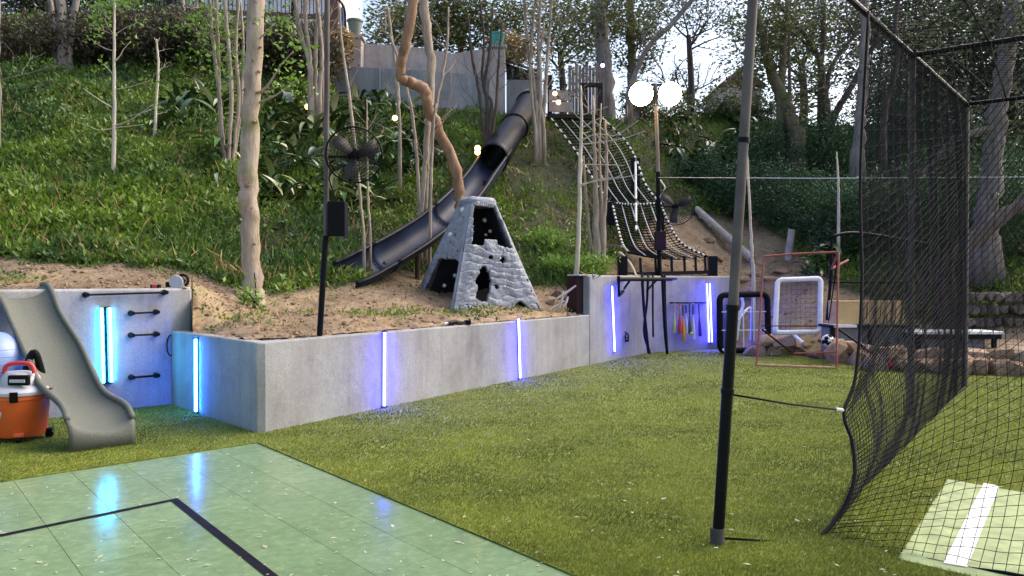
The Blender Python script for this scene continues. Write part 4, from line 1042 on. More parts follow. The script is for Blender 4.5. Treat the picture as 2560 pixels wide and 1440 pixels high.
t = tag(MB().box(((a.x + b.x) / 2, Yb + 0.28, a.z + 0.225), (b.x - a.x, 0.42, 0.45)).build('storage_box', M['tan'], None, 0, 0.01), 'plain tan box standing on the dark bench', 'box')
MB().box(((a.x + b.x) / 2, Yb + 0.28, a.z + 0.455), (b.x - a.x + 0.02, 0.44, 0.012)).build('lid', M['tan'], t, 0)
t = thing('utility_table', 'grey table with a white top behind the stone edging', 'table', P(2400, 880, 14.8))
a, b = P(2288, 832, 14.8), P(2506, 830, 14.8)
MB().box(((a.x + b.x) / 2, 15.1, a.z), (b.x - a.x, 0.75, 0.05)).build('top', M['white_paint'], t, 0, 0.01)
MB().box(((a.x + b.x) / 2, 15.1, a.z - 0.075), (b.x - a.x - 0.05, 0.66, 0.09)).build('apron', M['slide_rim'], t, 0)
MB().box(((a.x + b.x) / 2 - 0.1, 15.15, a.z - 0.35), (b.x - a.x - 0.3, 0.45, 0.46)).build('panel', M['grey_panel'], t, 0)
for px in (2300, 2490):
    for dy in (14.85, 15.3): MB().box((P(px, 0, 14.8).x, dy, a.z - 0.35), (0.07, 0.07, 0.60)).build('leg', M['slide_rim'], t, 0)
# black arched frame behind
t = thing('arched_frame', 'black bent-pipe frame standing behind the orange goal frame', 'frame', P(2080, 800, 16.6))
MB().tube([Vector(p) for p in spline([P(2068, 800, 16.6), P(2078, 680, 16.7), P(2079, 605, 16.8), P(2090, 588, 16.8), P(2160, 584, 17.0), P(2330, 612, 17.4)], 40)], 0.035, 8).build('pipe', M['black_metal'], t)
MB().tube([P(2072, 705, 16.7), P(2330, 706, 17.4)], 0.025, 8).build('rail', M['black_metal'], t)
MB().tube([P(2330, 612, 17.4), P(2330, 800, 17.4)], 0.035, 8).build('pipe', M['black_metal'], t)
# pink toy on the rocks
q = P(2222, 902, 13.55)
t = thing('pink_figure', 'small bright pink toy hanging on the cage net by the rocks', 'toy', q)
MB().tube([Vector(p) for p in spline([q + Vector((-0.03, 0, 0.10)), q + Vector((0, 0, 0.05)), q + Vector((-0.01, 0, -0.02)), q + Vector((0.04, 0, -0.09)), q + Vector((0.06, 0, -0.12))], 14)], [0.02 + 0.028 * math.sin(math.pi * k / 13) for k in range(14)], 10).build('body', M['pink'], t)
MB().lathe(q + Vector((-0.03, 0, 0.12)), [(0.03 * math.sin(math.pi * k / 8), -0.03 * math.cos(math.pi * k / 8)) for k in range(9)], 10).build('head', M['pink'], t)

# ------------------------------------------------------------------ stones
def rock_mesh(seed, sub=3):
    """angular broken block: hull of points near a box surface, edges knocked off"""
    rr = random.Random(int(seed * 100) + 3); bm = bmesh.new()
    for k in range(20):
        p = [rr.uniform(-1, 1) for _ in range(3)]; a = max(range(3), key=lambda q: abs(p[q])); f = rr.uniform(0.86, 1.0) / abs(p[a])
        bm.verts.new([max(-1, min(1, c * min(f, 1.9))) * 0.66 for c in p])
    h = bmesh.ops.convex_hull(bm, input=bm.verts)
    for v in [v for v in bm.verts if not v.link_faces]: bm.verts.remove(v)
    bmesh.ops.dissolve_limit(bm, angle_limit=R(9), verts=bm.verts, edges=bm.edges)
    bmesh.ops.bevel(bm, geom=list(bm.edges), offset=0.045, segments=2, affect='EDGES', profile=0.6)
    bmesh.ops.triangulate(bm, faces=bm.faces)
    bmesh.ops.subdivide_edges(bm, edges=[e for e in bm.edges if e.calc_length() > 0.25], cuts=2, use_grid_fill=True)
    for v in bm.verts: v.co += v.co.normalized() * (0.05 * mnoise.noise(v.co * 3 + Vector((seed, 0, 0))) + 0.025 * mnoise.noise(v.co * 9 + Vector((0, seed, 0))))
    me = bpy.data.meshes.new('rock'); bm.to_mesh(me); bm.free()
    me.materials.append(M['limestone']); me.polygons.foreach_set('use_smooth', [True] * len(me.polygons)); me.set_sharp_from_angle(angle=R(24))
    return me
def mat_stone(name, c):
    m, nt, b = new_mat(name); oi = nt.nodes.new('ShaderNodeObjectInfo')
    r0 = ramp(nt, [(0, tuple(x * 0.55 for x in c)), (0.5, c), (0.8, (c[0] * 1.25, c[1] * 1.3, c[2] * 1.35)), (1.0, (c[0] * 0.9, c[1] * 1.05, c[2] * 1.25))]); nt.links.new(oi.outputs['Random'], r0.inputs[0])
    n = noise_node(nt, 4.5, 7, 0.7); r = ramp(nt, [(0.3, (0.5, 0.48, 0.46)), (0.5, (1, 1, 1)), (0.72, (1.3, 1.28, 1.22))]); nt.links.new(n.outputs[0], r.inputs[0])
    nt.links.new(mixc(nt, 1.0, r0.outputs[0], r.outputs[0], 'MULTIPLY'), b.inputs['Base Color']); b.inputs['Roughness'].default_value = 0.9
    n2 = noise_node(nt, 14, 6, 0.7); bump(nt, b, n2.outputs[0], 0.7, 0.03)
    return m
M['limestone'] = mat_stone('tan limestone', (0.36, 0.235, 0.15))
ROCKS = [rock_mesh(s * 5.3) for s in range(7)]
def rock(c, size, rz, label, group, k=None):
    o = bpy.data.objects.new('rock', ROCKS[k if k is not None else random.randrange(7)]); COL.objects.link(o)
    o.location = c; o.scale = size; o.rotation_euler = (random.uniform(-0.2, 0.2), random.uniform(-0.2, 0.2), rz)
    return tag(o, label, 'rock', group)
edge = [(1895, 895, 0), (1935, 893, 1), (1975, 890, 2), (2020, 893, 0), (2060, 900, 3), (2105, 912, 1), (2140, 900, 4), (2165, 918, 2), (2200, 932, 5), (2245, 930, 1), (2290, 936, 3), (2335, 938, 6), (2380, 942, 0), (2425, 942, 2), (2470, 944, 4), (2515, 944, 5), (2560, 946, 1), (2610, 946, 3)]
for px, py, k in edge:
    p = G(px, py); w = random.uniform(0.26, 0.34) * (p.y / 13)
    hgt = random.uniform(0.18, 0.26) if px < 2100 else random.uniform(0.22, 0.28)
    rock(p + Vector((0, 0.22, hgt * 0.55)), (w, 0.30, hgt), random.uniform(-0.4, 0.4), 'rough tan limestone block in the low edging along the turf', 'stones edging the turf', k)
for px, py, k in [(1915, 868, 4), (1960, 866, 5), (2075, 880, 6), (2120, 878, 0), (2180, 886, 3), (2230, 893, 2), (2320, 895, 5), (2370, 888, 1), (2440, 893, 6), (2500, 897, 3), (2550, 890, 2)]:
    Y = G(px, float(np.interp(px, [1895, 2060, 2200, 2600], [895, 900, 932, 946]))).y + 0.32
    p = P(px, py, Y); p.z = random.uniform(0.30, 0.38); hgt = random.uniform(0.15, 0.2)
    rock(p, (random.uniform(0.3, 0.42), 0.32, hgt), random.uniform(-0.5, 0.5), 'pale limestone block in the upper course of the stone edging', 'stones in the upper course of the edging', k)
q = P(2092, 868, 14.6); rock(q, (0.26, 0.22, 0.24), 0.3, 'rounded pale grey boulder behind the foot of the orange frame', None, 2)
for px, py, sx, sz, rz in ((1862, 700, 0.35, 0.14, 0.3), (1888, 688, 0.3, 0.12, -0.5), (1870, 730, 0.38, 0.2, 0.9), (1905, 660, 0.25, 0.1, 0.2), (1840, 690, 0.28, 0.12, 0.5), (1925, 700, 0.3, 0.14, -0.3), (1950, 682, 0.3, 0.1, 0.2), (1795, 648, 0.2, 0.12, 0.2), (1770, 600, 0.22, 0.14, 0.7)):
    p = on_hill(px, py, 15.5); rock(p, (sx, 0.26, sz), rz, 'loose stone slab on the eroded dirt bank beyond the tall wall', 'loose stones on the dirt bank')
p = on_hill(728, 262, 14); GREY_ROCK = rock_mesh(77.0, 4); GREY_ROCK.materials[0] = M['block']; ROCKS.append(GREY_ROCK); rock(p + Vector((0, 0, 0.12)), (0.44, 0.35, 0.34), 0.4, 'grey boulder among the plants beside the pale trunk', None, 7)
for px, py, s in ((1392, 748, 0.26), (1412, 757, 0.2), (1378, 757, 0.16)):
    p = on_hill(px, py, 12); rock(p + Vector((0, 0, 0.04)), (s, s * 0.8, s * 0.8), s * 9, 'brown stone in the rubble heap beside the maroon bin', 'rubble beside the bin')
# soil clods on the bare strip
p = on_hill(520, 690, 9.5)
# logs
t = thing('log', 'long bare grey log lying slanted on the dirt bank', 'log', on_hill(1880, 660, 15))
a, b = on_hill(1738, 535, 15) + Vector((0, -0.1, 0.12)), on_hill(1876, 660, 15) + Vector((0, -0.1, 0.12))
MB().tube([a, a.lerp(b, 0.3), a.lerp(b, 0.35), b], [0.10, 0.105, 0.10, 0.11], 12).build('trunk', M['log'], t)
for u in (0.12, 0.3, 0.52): MB().lathe(a.lerp(b, u) + Vector((-0.05, -0.03, -0.05)), [(0.05, -0.02), (0.045, 0.06), (0, 0.07)], 9, Vector((-0.5, -0.6, -0.4))).build('branch_stub', M['log'], t)
a = on_hill(1968, 652, 15); t = thing('tree_stump', 'slim cut wooden stump standing on the bank behind the goal frame', 'stump', a)
b = P(1979, 574, a.y)
MB().tube([a - Vector((0, 0, 0.2)), a.lerp(b, 0.5), b], [0.105, 0.09, 0.085], 12).build('trunk', M['log'], t)
MB().tube([b - Vector((0.004, 0, 0.12)), b - Vector((0.09, 0, -0.02))], [0.04, 0.02], 8).build('branch_stub', M['log'], t)
t = thing('cut_branch', 'pale cut branch leaning against the top of the tall wall', 'branch', P(1592, 690, 16.3))
MB().tube([Vector(p) for p in spline([P(1547, 632, 16.9), P(1560, 640, 16.8), P(1580, 668, 16.6), P(1594, 696, 16.3)], 14)], [0.03 + 0.01 * math.sin(k) for k in range(14)], 8).build('stem', M['bark_sapling'], t)
t = thing('plank', 'short weathered plank lying on the slope left of the rope net', 'plank', P(1530, 612, 17.3))
MB().beam(P(1508, 610, 17.4), P(1556, 616, 17.2), 0.25, 0.05).build('board', M['wood_grey'], t, 0)
t = thing('branch_pile', 'heap of pale cut sticks leaning on the maroon bin', 'branches', on_hill(1410, 752, 12))
for k, (x0, y0, x1, y1) in enumerate(((1390, 748, 1440, 714), (1398, 768, 1408, 728), (1408, 768, 1420, 742), (1378, 772, 1412, 752))):
    MB().tube([P(x0, y0, 13.6), P((x0 + x1) / 2 + 2, (y0 + y1) / 2, 13.62), P(x1, y1, 13.65)], [0.018, 0.022, 0.014], 7).build('stick', M['bark_sapling'], t)

# ------------------------------------------------------------------ batting cage
def cage():
    b1 = G(1795, 1372); b2 = P(2278, 1045, 9.0); b2.z = 0; b3 = P(2414, 970, 11.5); b3.z = 0
    ZT = 4.2
    ax = (b3 - b2).normalized(); ex = Vector((0.80, -0.60, 0)).normalized()
    t = thing('batting_cage', 'black pole and netting batting cage over the turf', 'batting cage', b1)
    p1t = P(1880, 0, 4.66); d = (p1t - b1) / p1t.z; top1 = b1 + d * ZT
    MB().tube([b1 + Vector((0, 0, 0)), b1 + d * 1.42], 0.034, 14).build('lower_post', M['black_metal'], t)
    MB().tube([b1 + d * 1.40, top1], 0.030, 14).build('upper_post', M['pole_metal'], t)
    for z in (1.42, 0.92): MB().tube([b1 + d * z, b1 + d * (z + 0.03)], 0.040, 14).build('collar', M['black_metal'], t)
    MB().tube([b1 + d * 2.42, b1 + d * 2.45], 0.036, 14).build('collar', M['black_metal'], t)
    MB().tube([b1 + Vector((0, 0, TZ)), b1 + Vector((0, 0, 0.12))], 0.042, 14).build('base_sleeve', M['pole_metal'], t)
    T2, T3 = b2 + Vector((0, 0, ZT)), b3 + Vector((0, 0, ZT))
    near = T2 - ax * 5.4
    MB().tube([near, T2, T3], 0.032, 10).build('top_bar', M['black_metal'], t)
    MB().tube([near, top1], 0.025, 8).build('top_link', M['black_metal'], t)
    MB().tube([b2, T2 + Vector((0, 0, 0))], 0.036, 12).build('post', M['pole_metal'], t)
    MB().tube([b3, T3], 0.036, 12).build('post', M['pole_metal'], t)
    for T in (T2, T3):
        MB().tube([T, T + ex * 3.8], 0.03, 10).build('cross_bar', M['black_metal'], t)
        MB().lathe(T - Vector((0, 0, 0.05)), [(0.0, 0), (0.055, 0), (0.055, 0.1), (0, 0.1)], 12).build('joint', M['black_metal'], t)
    MB().tube([near + ex * 0.9, T2 + ex * 0.75 + Vector((0, 0, 0.05)), T3 + ex * 0.5], 0.012, 6).build('ridge_cable', M['strap'], t)
    # hanging edge of the netting: bunched and pulled towards the near post
    edge = spline([P(2036, 1362, 4.72), P(2100, 1290, 4.9), P(2138, 1200, 5.05), P(2134, 1110, 5.3), P(2112, 1032, 5.5), P(2142, 930, 5.8), P(2155, 700, 6.3), P(2150, 420, 6.9), P(2168, 30, 7.5)], 66)
    MB().tube([Vector(p) for p in edge], 0.013, 7).build('edge_rope', M['strap'], t, 180)
    # side netting: from the hanging edge along the bar to the far post
    nv = 65; nu = 140; far0, far1 = b3 + Vector((0, 0, 0.03)), T3
    V = []; F = []
    for j in range(nv + 1):
        e = Vector(edge[j]); u_z = j / nv
        f = far0.lerp(far1, max(0.0, u_z))
        for i in range(nu + 1):
            u = i / nu
            p = e.lerp(f, u)
            fold = 0.05 * (mnoise.noise((u * 9, u_z * 2.5, 0)) + 0.5 * mnoise.noise((u * 22, u_z * 4, 7))) * (1 - 0.6 * u) * (0.35 + 0.65 * math.sin(math.pi * min(1, max(0, u_z * 0.9 + 0.1))))
            p = p + ex * fold + Vector((0, 0, 0.02 * mnoise.noise((u * 20, u_z * 20, 5))))
            V.append(p)
    for j in range(nv):
        for i in range(nu): a = j * (nu + 1) + i; F.append((a, a + 1, a + nu + 2, a + nu + 1))
    o = MB().add(V, F).build('side_netting', M['net_cord'], t, 0); w = o.modifiers.new('w', 'WIREFRAME'); w.thickness = 0.0052; w.use_even_offset = False
    bot = [Vector(V[i]) for i in range(0, nu + 1, 3)]
    MB().tube(bot, 0.014, 6).build('bottom_rope', M['strap'], t, 180)
    # end netting: from the hanging edge across to the other side of the cage
    nu2 = 60; V = []; F = []
    for j in range(nv + 1):
        e = Vector(edge[j]); u_z = j / nv
        f = edge[0] + np.array([3.3 * ex.x, 3.3 * ex.y, 0]); f = Vector(f).lerp(near + ax * 1.2 + ex * 3.9, u_z); f.z = lerp(0.02, ZT, u_z)
        for i in range(nu2 + 1):
            u = i / nu2; p = e.lerp(f, u); zl = lerp(0.02, ZT, u_z); p.z = lerp(e.z, zl, min(1, u * 3))
            q = 0.02 * mnoise.noise((u * 25, u_z * 25, 1)); p = p + Vector((0.6 * q, 0.10 * mnoise.noise((u * 3, u_z * 2.5, 3)), q))
            V.append(p)
    for j in range(nv):
        for i in range(nu2): a = j * (nu2 + 1) + i; F.append((a, a + 1, a + nu2 + 2, a + nu2 + 1))
    o = MB().add(V, F).build('end_netting', M['net_cord'], t, 0); w = o.modifiers.new('w', 'WIREFRAME'); w.thickness = 0.0052; w.use_even_offset = False
    MB().tube([Vector(V[i]) + Vector((0, 0, 0.012)) for i in range(0, nu2 + 1, 3)], 0.011, 6).build('bottom_rope', M['strap'], t, 180)
    # far end netting
    nu3, nv3 = 44, 50; V = []; F = []
    for j in range(nv3 + 1):
        for i in range(nu3 + 1): V.append(b3.lerp(b3 + ex * 3.8, i / nu3) + Vector((0, 0.08 * mnoise.noise((i * 0.2, j * 0.1, 8)), ZT * j / nv3)))
    for j in range(nv3):
        for i in range(nu3): a = j * (nu3 + 1) + i; F.append((a, a + 1, a + nu3 + 2, a + nu3 + 1))
    o = MB().add(V, F).build('far_netting', M['net_cord'], t, 0); w = o.modifiers.new('w', 'WIREFRAME'); w.thickness = 0.0046; w.use_even_offset = False
    # roof netting
    V = []; F = []
    for j in range(nv3 + 1):
        for i in range(nu3 + 1): V.append((near + ax * 3).lerp(T3, j / nv3) + ex * (3.8 * i / nu3) + Vector((0, 0, -0.25 * math.sin(math.pi * i / nu3) * math.sin(math.pi * j / nv3))))
    for j in range(nv3):
        for i in range(nu3): a = j * (nu3 + 1) + i; F.append((a, a + 1, a + nu3 + 2, a + nu3 + 1))
    o = MB().add(V, F).build('roof_netting', M['net_cord'], t, 0); w = o.modifiers.new('w', 'WIREFRAME'); w.thickness = 0.0046; w.use_even_offset = False
    # cords tying the netting to the near post
    q = b1 + d * 0.92; e = Vector(edge[int(66 * 4 / 8)])
    MB().tube([q, q.lerp(e, 0.5) - Vector((0, 0, 0.01)), e], 0.007, 6).build('tie_cord', M['strap'], t, 180)
    MB().tube([e.lerp(q, 0.02), e.lerp(q, 0.09)], 0.013, 7).build('tie_clip', M['white_rope'], t)
    MB().tube([b1 + Vector((0, 0, 0.06)), Vector(edge[0])], 0.007, 6).build('tie_cord', M['strap'], t, 180)
cage()
a, b = P(1645, 444, 17.15), P(2700, 442, 10.5)
tag(MB().tube([a, a.lerp(b, 0.5) - Vector((0, 0, 0.02)), b], 0.0065, 6).build('cable', M['white_rope'], None, 180), 'thin white cable stretched level from the light pole towards the batting cage', 'cable')

# ------------------------------------------------------------------ buildings and walls at the top of the bank
def curved_wall(name, pts, th, mat, parent, n=40):
    """pts: (px, py_top, py_bottom, Y)"""
    a = spline(pts, n); V = []; F = []
    for px, pt, pbm, Y in a:
        q = P(px, pt, Y); r = P(px, pbm, Y)
        V += [(q.x, Y, r.z), (q.x, Y, q.z), (q.x, Y + th, q.z), (q.x, Y + th, r.z)]
    for i in range(n - 1):
        for k in range(4): F.append((i * 4 + k, i * 4 + (k + 1) % 4, i * 4 + 4 + (k + 1) % 4, i * 4 + 4 + k))
    F += [(3, 2, 1, 0), tuple((n - 1) * 4 + k for k in range(4))]
    return MB().add(V, F).build(name, mat, parent, 30)
t = thing('block_wall', 'curved grey block wall with a pinkish stucco wall above it at the bank top', 'wall', P(1000, 280, 24.3))
curved_wall('lower_panel', [(832, 166, 275, 24.6), (890, 169, 290, 24.5), (948, 172, 300, 24.4)], 0.3, M['block'], t, 12)
curved_wall('lower_panel', [(952, 172, 300, 24.4), (1060, 178, 310, 24.3), (1160, 186, 310, 24.4), (1226, 196, 310, 24.6)], 0.3, M['block'], t, 24)
curved_wall('upper_panel', [(868, 110, 230, 25.4), (940, 112, 230, 25.4), (1040, 120, 230, 25.5), (1130, 136, 240, 25.6)], 0.35, M['stone'], t, 24)
curved_wall('upper_panel', [(1129, 137, 240, 25.63), (1180, 128, 240, 25.7), (1230, 122, 240, 25.8)], 0.35, M['stone'], t, 12)
a = P(950, 172, 24.32); b = P(950, 300, 24.32)
MB().tube([a, b], 0.025, 8).build('drain_pipe', M['block'], t)
def pillar(px0, px1, pt, pbm, Y, label, mat):
    a, b = P(px0, pt, Y), P(px1, pbm, Y); w = b.x - a.x
    t = thing('pillar', label, 'pillar', ((a.x + b.x) / 2, Y, b.z))
    MB().box(((a.x + b.x) / 2, Y + w / 2, (a.z + b.z) / 2), (w, w, a.z - b.z)).build('shaft', mat, t, 0, 0.02)
    MB().box(((a.x + b.x) / 2, Y + w / 2, a.z + 0.05), (w + 0.12, w + 0.12, 0.10)).build('capstone', M['concrete'], t, 0, 0.02)
    return Vector(((a.x + b.x) / 2, Y + w / 2, a.z + 0.10))
q = pillar(866, 904, 98, 200, 24.9, 'square stucco pillar carrying the grey-green pot', M['stone'])
q2 = pillar(1222, 1263, 122, 320, 24.2, 'tall stucco pillar carrying the turquoise pot', M['stone'])
for q, r, h, m, lab in ((q, 0.24, 0.56, 'pot_grey', 'grey-green plant pot on the stucco pillar'), (q2, 0.25, 0.42, 'pot_teal', 'turquoise plant pot on the tall pillar')):
    t = tag(MB().lathe(q, [(0, 0), (r * 0.68, 0), (r * 0.92, h * 0.75), (r * 0.96, h * 0.88), (r * 1.08, h * 0.9), (r * 1.08, h), (r * 0.9, h), (r * 0.85, h * 0.9), (0, h * 0.9)], 24).build('plant_pot', M[m], None), lab, 'pot')
# small shed with a dark sloping roof beside the pillar
t = thing('shed', 'small pale shed with a dark sloping roof above the tube slide', 'shed', P(1300, 275, 25.2))
a, b = P(1266, 170, 25.2), P(1345, 290, 25.2)
MB().box(((a.x + b.x) / 2, 25.7, (a.z + b.z) / 2 - 0.2), (b.x - a.x, 1.0, a.z - b.z - 0.4)).build('wall', M['block'], t, 0)
V = [P(1262, 150, 25.0), P(1348, 178, 25.0), P(1350, 178, 26.6), P(1262, 150, 26.6)]
o = MB().add(V + [v - Vector((0, 0, 0.08)) for v in V], [(0, 1, 2, 3), (4, 7, 6, 5), (0, 4, 5, 1), (1, 5, 6, 2), (2, 6, 7, 3), (3, 7, 4, 0)]).build('roof', M['roof_dark'], t, 0)
V = [P(1266, 160, 25.22), P(1342, 184, 25.22), P(1342, 206, 25.22), P(1266, 206, 25.22)]
MB().add(V + [v + Vector((0, 0.1, 0)) for v in V], [(0, 1, 2, 3), (4, 7, 6, 5), (0, 4, 5, 1), (1, 5, 6, 2), (2, 6, 7, 3), (3, 7, 4, 0)]).build('gable_board', M['roof_dark'], t, 0)
# house and railing at the top left
t = thing('house', 'pale house behind the dark railing at the top of the bank', 'house', P(640, 40, 31))
a, b = P(395, -330, 31.5), P(835, 90, 31.5)
MB().box(((a.x + b.x) / 2, 34.5, (a.z + b.z) / 2), (b.x - a.x, 6, a.z - b.z)).build('wall', M['stucco_white'], t, 0)
MB().box(((a.x + b.x) / 2, 34.5, a.z + 0.15), (b.x - a.x + 1, 7, 0.3)).build('roof', M['roof_dark'], t, 0)
for px in (455, 560, 665, 770):
    c = P(px, -45, 31.46); w = MB().box((c.x, 31.46, c.z), (1.0, 0.1, 1.4)).build('window', M['white_paint'], t, 0); MB().box((c.x, 31.40, c.z), (0.84, 0.06, 1.24)).build('pane', M['glass'], w, 0)
t = thing('railing', 'dark picket railing in front of the pale house above the bank', 'railing', P(640, 44, 28))
def rl(px, py): Y = lerp(27.6, 27.2, (px - 380) / 440); return P(px, py, Y)
MB().beam(rl(380, 30 - 6), rl(822, 46), 0.09, 0.16).build('bottom_rail', M['brick_red'], t, 0)
MB().beam(rl(380, -52), rl(822, -36), 0.07, 0.07).build('top_rail', M['black_metal'], t, 0)
for k in range(44):
    px = 382 + k * 10.1; MB().beam(rl(px, 26 + 0.05 * (px - 380) - 4), rl(px, -50 + 0.036 * (px - 380)), 0.026, 0.026, Vector((0, 1, 0))).build('picket', M['black_metal'], t, 0)
for px in (428, 505, 640, 735): MB().beam(rl(px, 60), rl(px, -60), 0.12, 0.12, Vector((0, 1, 0))).build('post', M['maroon'], t, 0)
t = thing('gate_pier', 'red-brown masonry pier with an arched iron gate at the end of the railing', 'gate', P(838, 90, 26.4))
a, b = P(826, -60, 26.4), P(846, 150, 26.4)
MB().box(((a.x + b.x) / 2, 26.55, (a.z + b.z) / 2), (b.x - a.x, 0.3, a.z - b.z)).build('pier', M['brick_red'], t, 0, 0.01)
MB().tube([Vector(p) for p in spline([P(846, 0, 26.4), P(858, 14, 26.4), P(864, 35, 26.4), P(865, 88, 26.4)], 14)], 0.04, 8).build('gate_frame', M['black_metal'], t)
a, b = P(848, 20, 26.45), P(861, 86, 26.45)
MB().box(((a.x + b.x) / 2, 26.5, (a.z + b.z) / 2), (b.x - a.x, 0.02, a.z - b.z)).build('gate_panel', M['glass'], t, 0)
for px in (852, 857): MB().tube([P(px, 18, 26.42), P(px, 88, 26.42)], 0.012, 6).build('gate_bar', M['black_metal'], t)
# roof of a far house
t = thing('far_house', 'brown roofed house far behind the branches', 'house', P(1850, 280, 48))
c = P(1852, 245, 48); MB().box(c + Vector((0, 2, -0.6)), (2.4, 4, 2.6)).build('wall', M['stone'], t, 0)
MB().add([c + Vector(v) for v in ((-1.5, -0.3, 0.7), (1.5, -0.3, 0.7), (0, -0.3, 1.9), (-1.5, 4.3, 0.7), (1.5, 4.3, 0.7), (0, 4.3, 1.9))], [(0, 1, 2), (3, 5, 4), (0, 2, 5, 3), (1, 4, 5, 2), (0, 3, 4, 1)]).build('roof', M['brick_red'], t, 0)

# hung garden bulbs
for px, py, Y, v, lab in ((770, 268, 20.5, 0, 'warm garden bulb glowing beside the grey boulder'), (988, 296, 21.0, 0, 'warm garden bulb glowing below the block wall'), (1194, 371, 19.2, 0, 'warm garden bulb glowing beside the slide, upper of two'), (1194, 381, 19.2, 0, 'warm garden bulb glowing beside the slide, lower of two'),
                          (1387, 235, 24.0, 0, 'warm string bulb on the landing boards, upper of two'), (1396, 257, 23.9, 0, 'warm string bulb on the landing boards, lower of two'), (1506, 165, 24.5, 1, 'small violet bulb on the board screen of the landing')):
    c = P(px, py, Y); r = 0.07 if not v else 0.06
    t = tag(MB().lathe(c, [(r * math.sin(math.pi * k / 12), -r * math.cos(math.pi * k / 12)) for k in range(13)], 14).build('garden_bulb', M['bulb_violet' if v else 'bulb'], None, 180), lab, 'bulb')
    MB().tube([c + Vector((0, 0, r * 0.8)), c + Vector((0, 0.02, r + 0.07))], 0.02, 8).build('socket', M['black_metal'], t)

# ------------------------------------------------------------------ plants
def leaf_arrays(pos, L, Wd, up, mat, name, parent=None, kind_stuff=True, droop=0.0):
    """many small folded leaves in one mesh; pos (N,3), L (N,), up 0..1 how much the leaves stand up"""
    N = len(pos); d = rng.normal(size=(N, 3)); d[:, 2] = np.abs(d[:, 2]) * (0.4 + up) + up * 0.8 - droop
    d /= np.linalg.norm(d, axis=1)[:, None] + 1e-9
    r = rng.normal(size=(N, 3)); s = np.cross(d, r); s /= np.linalg.norm(s, axis=1)[:, None] + 1e-9
    n = np.cross(s, d); L = np.asarray(L)[:, None]; W = L * Wd
    mid = pos + d * L * 0.45
    v = np.empty((N, 4, 3)); v[:, 0] = pos; v[:, 1] = mid + s * W / 2 + n * W * 0.2; v[:, 2] = pos + d * L - n * L * 0.08; v[:, 3] = mid - s * W / 2 + n * W * 0.2
    me = bpy.data.meshes.new(name); me.vertices.add(N * 4); me.vertices.foreach_set('co', v.reshape(-1))
    idx = (np.arange(N) * 4)[:, None] + np.array([0, 1, 2, 0, 2, 3]); me.loops.add(N * 6); me.loops.foreach_set('vertex_index', idx.reshape(-1).astype(np.int32))
    me.polygons.add(N * 2); me.polygons.foreach_set('loop_start', (np.arange(N * 2) * 3).astype(np.int32))
    me.update(); me.validate()
    me.materials.append(mat)
    o = bpy.data.objects.new(name, me); COL.objects.link(o)
    if parent is not None: attach(o, parent)
    if kind_stuff: o['kind'] = 'stuff'
    return o
def blob(c, rad, n, per=40, sig=0.3):
    """leaf positions in clumps spread through an ellipsoid"""
    m = max(3, n // per); d = rng.normal(size=(m, 3)); d /= np.linalg.norm(d, axis=1)[:, None]
    d *= (rng.random(m) ** (1 / 2.4))[:, None]
    cl = np.array(c) + d * np.array(rad)
    sc = rng.uniform(0.5, 1.4, size=(m, 1))
    p = np.repeat(cl, per, axis=0) + rng.normal(size=(m * per, 3)) * sig * np.repeat(sc, per, axis=0)
    return p, cl

# --- ground cover on the slope
def ground_cover():
    pts = []; sizes = []
    n = 0; want = 200000
    xs = rng.uniform(-260, 2750, 620000); us = rng.random(620000) ** 1.1
    for px, u in zip(xs, us):
        Y = 9.2 + 18.8 * u; x = (px - 1280) / FPX * Y
        z = H(x, Y); py = HOR - (z - CAMH) / Y * FPX
        if py < -10 or py > 860: continue
        wy = wall_Y(px)
        if wy is not None and Y < wy + 0.15: continue
        if z < 0.02: continue
        b = bare_amount(px, Y, z)
        if b > 0.3 and random.random() < b * (0.95 + 0.3 * mnoise.noise((x * 0.7, Y * 0.7, 20)) + (0.1 if px < 640 or px > 1500 else 0)): continue
        dens = 1.0
        if 640 < px < 1500: dens = 0.55 + 0.6 * mnoise.noise((x * 0.5, Y * 0.5, 6))
        if 1270 < px < 1420 and 380 < py < 620: dens *= 0.6
        if px > 1500: dens = 0.5
        if px < 600 and py < 200: dens = 0.35
        if random.random() > dens: continue
        hh = 0.55 * max(0, mnoise.noise((x * 0.9, Y * 0.9, 12)) + 0.35)
        if px > 1250 or py > 600: hh *= 0.4
        if b > 0.5: hh = 0.0
        pts.append((x, Y, z + random.random() ** 1.3 * (hh + 0.05))); sizes.append((0.5 if b > 0.5 else 1) * random.choice((0.06, 0.08, 0.11, 0.15)) * random.uniform(0.8, 1.2) * (1 if px < 1250 else 0.85))
        if len(pts) >= want: break
    o = leaf_arrays(np.array(pts), sizes, 0.5, 0.55, M['leaf_cover'], 'ground_cover')
    stuff(o, 'dense green ground cover over the whole bank', 'ground cover')
ground_cover()
def slope_variety():
    T, D = [], []
    for k in range(60000):
        px = random.uniform(-200, 2600); Y = random.uniform(11.5, 27); x = (px - 1280) / FPX * Y; z = H(x, Y); py = HOR - (z - CAMH) / Y * FPX
        if py < 0 or py > 760 or bare_amount(px, Y, z) > 0.5: continue
        q = mnoise.noise((x * 0.45, Y * 0.45, 31))
        if q > 0.12 and len(T) < 15000: T.append((x, Y, z))
        elif random.random() < 0.16 and len(D) < 5000: D.append((x, Y, z + random.random() * 0.15))
    stuff(leaf_arrays(np.array(T), rng.uniform(0.16, 0.42, len(T)), 0.07, 1.2, M['leaf_cover'], 'tall_grass'), 'tufts of tall grass mixed into the ground cover', 'grass')
    stuff(leaf_arrays(np.array(D), rng.uniform(0.12, 0.5, len(D)), 0.045, 0.5, M['leaf_straw'], 'dry_stems'), 'dry stems scattered through the ground cover', 'dry stems')
slope_variety()

